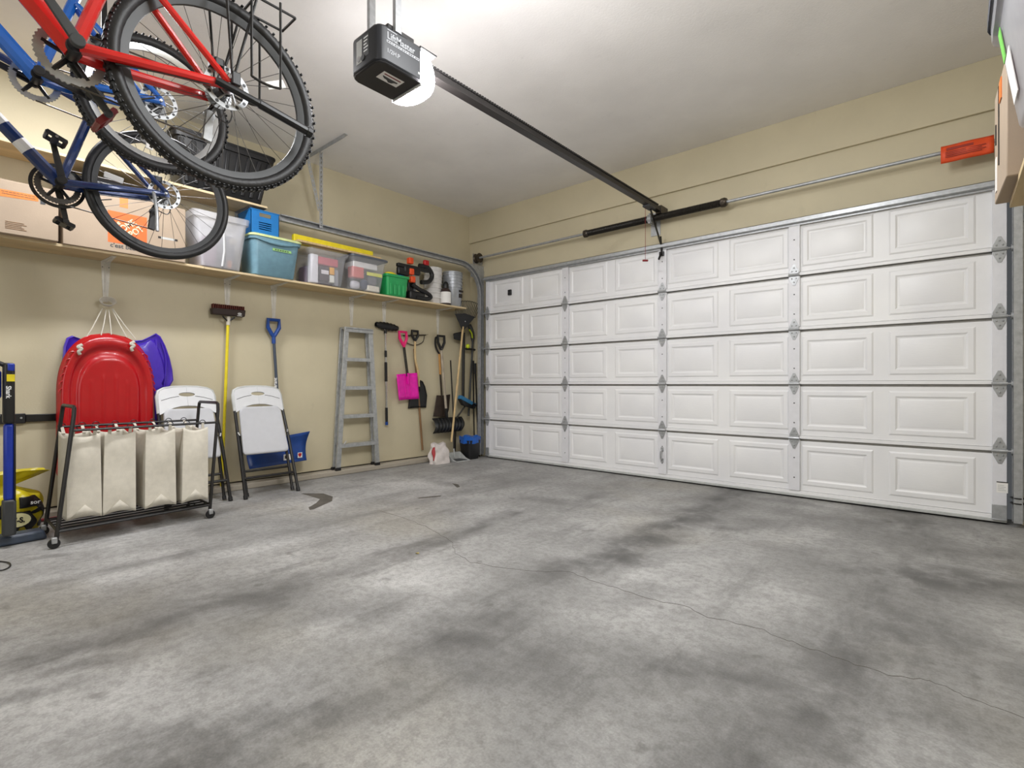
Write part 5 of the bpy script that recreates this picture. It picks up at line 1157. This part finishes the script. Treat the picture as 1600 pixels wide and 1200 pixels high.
    # drivetrain
    cr = MB(); n = 40; rc = opt.get('ring', .088)
    prof = []
    for i in range(n*2): r = rc+(.004 if i % 2 else -.001); an = 2*PI*i/(n*2); prof.append((r*math.cos(an), r*math.sin(an)))
    inner = [(.72*x, .72*y) for x, y in prof]; L_ = len(prof)
    vs = [(bb[0]+x, -.052, bb[2]+y) for x, y in prof]+[(bb[0]+x, -.052, bb[2]+y) for x, y in inner]+[(bb[0]+x, -.046, bb[2]+y) for x, y in prof]+[(bb[0]+x, -.046, bb[2]+y) for x, y in inner]
    fs = []
    for i in range(L_):
        k_ = (i+1) % L_; fs += [(i, k_, L_+k_, L_+i), (2*L_+i, 3*L_+i, 3*L_+k_, 2*L_+k_), (i, 2*L_+i, 2*L_+k_, k_), (L_+i, L_+k_, 3*L_+k_, 3*L_+i)]
    cr.add(vs, fs).build('chainring', opt.get('ringmat', M['chain']), t)
    for i in range(5): an = 2*PI*i/5+.3; tb([Y(bb, -.05), Y(bb, -.05, .075*math.cos(an), .075*math.sin(an))], .008, 'ring_arm', M['black'], 6)
    if opt.get('guard'): MB().lathe([(rc+.006, -.060), (rc+.022, -.058), (rc+.022, -.054), (rc+.006, -.052)], bb, 'y', 40, cap=False).build('chain_guard', M['black'], t)
    for s_ in (1, -1):
        an = crank if s_ > 0 else crank+PI; e = bb+Vector((.17*math.cos(an), 0, .17*math.sin(an)))
        d = (e-bb).normalized(); q = Vector((-d.z, 0, d.x)); y0 = s_*.068
        m = MB().hexa([Y(bb+q*.016, y0-.007), Y(bb-q*.016, y0-.007), Y(bb-q*.016, y0+.007), Y(bb+q*.016, y0+.007), Y(e+q*.011, y0+s_*.012-.006), Y(e-q*.011, y0+s_*.012-.006), Y(e-q*.011, y0+s_*.012+.006), Y(e+q*.011, y0+s_*.012+.006)])
        m.lathe([(.020, -.010), (.020, .010)], Y(bb, y0), 'y', 12); m.lathe([(.013, -.008), (.013, .008)], Y(e, y0+s_*.012), 'y', 12)
        m.build('crank_arm', opt.get('arm', M['black']), t, bev=.002)
        pw = opt.get('pedal', M['black']); ye = y0+s_*.02
        pr = tb([Y(e, ye), Y(e, ye+s_*.10)], .007, 'pedal_axle', M['chrome'], 8)
        ra = opt.get('pa', .3); c_, s__ = math.cos(ra), math.sin(ra)
        for x in (-.036, .036): tb([Y(e, ye+s_*.012, x*c_, x*s__), Y(e, ye+s_*.098, x*c_, x*s__)], .009, 'pedal_rail', pw, 6, pr)
        for y in (.014, .095): MB().prism([(-.040, -.010), (.040, -.010), (.040, .010), (-.040, .010)], Y(e, ye+s_*y-.004), (c_, 0, s__), (-s__, 0, c_), (0, .008, 0)).build('pedal_plate', pw, pr)
        MB().prism([(-.014, -.011), (.014, -.011), (.014, .011), (-.014, .011)], Y(e, ye+s_*.012 if s_ > 0 else ye-.096), (c_, 0, s__), (-s__, 0, c_), (0, .084, 0)).build('pedal_core', pw, pr)
    # chain runs and derailleur
    yc = -.047; rs_ = .042
    tb([Y(bb, yc, 0, rc), Y(hr, yc, 0, rs_)], .0035, 'chain_run', M['chain'], 5)
    dj = Vector((.035, yc, R-.165)); du = Vector((.03, yc, R-.085))
    tb([Y(bb, yc, 0, -rc), dj+Vector((.01, 0, -.02))], .0035, 'chain_run', M['chain'], 5)
    tb([Vector((0, -.072, R-.02)), Vector((.02, -.075, R-.055)), du+Vector((0, -.016, 0))], .012, 'derailleur_body', M['black'])
    for y in (-.010, .010): MB().prism([(-.012, .014), (.012, .014), (.020, -.10), (-.012, -.105)], du+Vector((0, y-.001, 0)), (1,0,.05), (-.05,0,1), (0, .002, 0)).build('derailleur_cage', opt.get('cage', M['black']), t, bev=.001)
    for p in (du, dj+Vector((0, 0, -.003))): MB().lathe([(.006, -.004), (.021, -.004), (.021, .004), (.006, .004)], p, 'y', 11).build('jockey_wheel', opt.get('cage', M['black']), t)
    tb(curve([Vector((.02, -.08, R-.05)), Vector((-.05, -.085, R-.07)), Vector((-.06, -.08, R-.01)), Vector((.02, -.07, R+.01))]), .003, 'cable', M['black'], 5)
    # brake calliper
    MB().box(.012, .062, .030, .060, R+.052, R+.094).box(.02, .05, .056, .072, R+.058, R+.088).build('brake_calliper', M['black'], t, bev=.004)
    ks = opt.get('stand')
    if ks == 'folded':
        tb([Vector((.05, .078, R-.005)), Vector((-.02, .088, R-.02)), Vector((-.10, .092, R-.035))], .014, 'kickstand_arm', M['black']); tb([Vector((-.10, .092, R-.035)), Vector((-.29, .096, R-.07))], .017, 'kickstand_leg', M['black']); tb([Vector((-.29, .096, R-.07)), Vector((-.31, .097, R-.074))], .021, 'kickstand_foot', M['rubber'])
    elif ks:
        tb(curve([Vector((.06, .075, R-.01)), Vector((.055, .09, R-.05)), Vector((.05, .10, R-.12)), Vector((.05, .11, R-.23))]), .009, 'kickstand_leg', M['galv'])
    if opt.get('rack'):
        zt_ = R+.40
        for s_ in (-1, 1):
            y = s_*.085
            tb([Vector((-.005, y, R+.03)), Vector((.02, y, zt_))], .005, 'rack_leg', M['blackmetal'], 8); tb([Vector((-.01, y, R+.03)), Vector((-.10, y, zt_))], .005, 'rack_leg', M['blackmetal'], 8)
            tb(curve([Vector((-.07, y+s_*.012, zt_)), Vector((-.07, y+s_*.012, R+.10)), Vector((-.08, y+s_*.012, R+.055)), Vector((-.17, y+s_*.012, R+.055)), Vector((-.18, y+s_*.012, R+.10)), Vector((-.18, y+s_*.012, zt_))], 4), .005, 'rack_loop', M['blackmetal'], 8)
            tb([Vector((.12, s_*.06, zt_)), Vector((-.26, s_*.06, zt_))], .005, 'rack_rail', M['blackmetal'], 8)
        for x in (-.26, -.10, .05, .12): tb([Vector((x, -.085 if x in (-.10,) else -.06, zt_)), Vector((x, .085 if x in (-.10,) else .06, zt_))], .005, 'rack_bar', M['blackmetal'], 8)
        MB().box(-.032, .0, .078, .096, R+.0, R+.05).build('rack_clamp', M['black'], t, bev=.004)
    if opt.get('silver'):   # pale decals on the down tube
        for f in (.10, .30, .36): a, b = lerp(bb, hb, f+.16), lerp(bb, hb, f+.24); tb([a, b], opt.get('dt', .021)+.0008, 'decal', M['label'])
    tb(curve([Vector((bb[0]-.1, .045, bb[2]-.015)), Vector((.2, .06, R-.045)), Vector((.06, .072, R-.02)), Vector((.03, .06, R+.06))]), .0028, 'brake_hose', M['black'], 5)
    # straps up to the ceiling
    for nm, p in (('seat', s2+Vector((0, 0, .02))), ('bar', hbx)):
        wp = Vector((hubX, hubY, hubZ-R))+Matrix.Rotation(-PI/2+yawz, 3, 'Z') @ p
        s_ = MB()
        if ZC-wp.z > .03: MB().box(p[0]-.012, p[0]+.012, -.0015, .0015, p[2], p[2]+(ZC-.001-wp.z)).build('hanging_strap', M['blackmetal'], t)
    return t
bike('bicycle', 'red bicycle with rack and knobbly tyres, nearest of the hanging bicycles', -2.13, .755, 2.075, .368, .050, M['bikered'], M['bikered'], math.radians(52),
     dict(knobs=1, stand='folded', rack=1, arm=M['darkgrey'], pedal=M['maroon'], rim=M['darkgrey'], ring=.09, ringmat=M['galv'], cage=M['galv'], refl=-1.05, valve=2.05, dt=.032, pa=-.9))
bike('bicycle', 'bright blue bicycle with silver rims hung between the red and navy ones', -3.02, .765, 2.345, .330, .052, M['bikeblue'], M['bikeblue'], math.radians(-163),
     dict(knobs=1, rim=M['chrome'], spoke=M['chrome'], ring=.085, ringmat=M['galv'], cage=M['galv'], refl=3.0, dt=.034, pa=.6))
bike('bicycle', 'navy blue bicycle with smooth tyres hanging lowest near the shelf', -3.42, .893, 2.022, .355, .042, M['bikenavy'], M['bikenavy'], math.radians(78),
     dict(stand='down', rim=M['darkgrey'], guard=1, silver=1, ring=.09, refl=1.4, dt=.031, pa=.4))
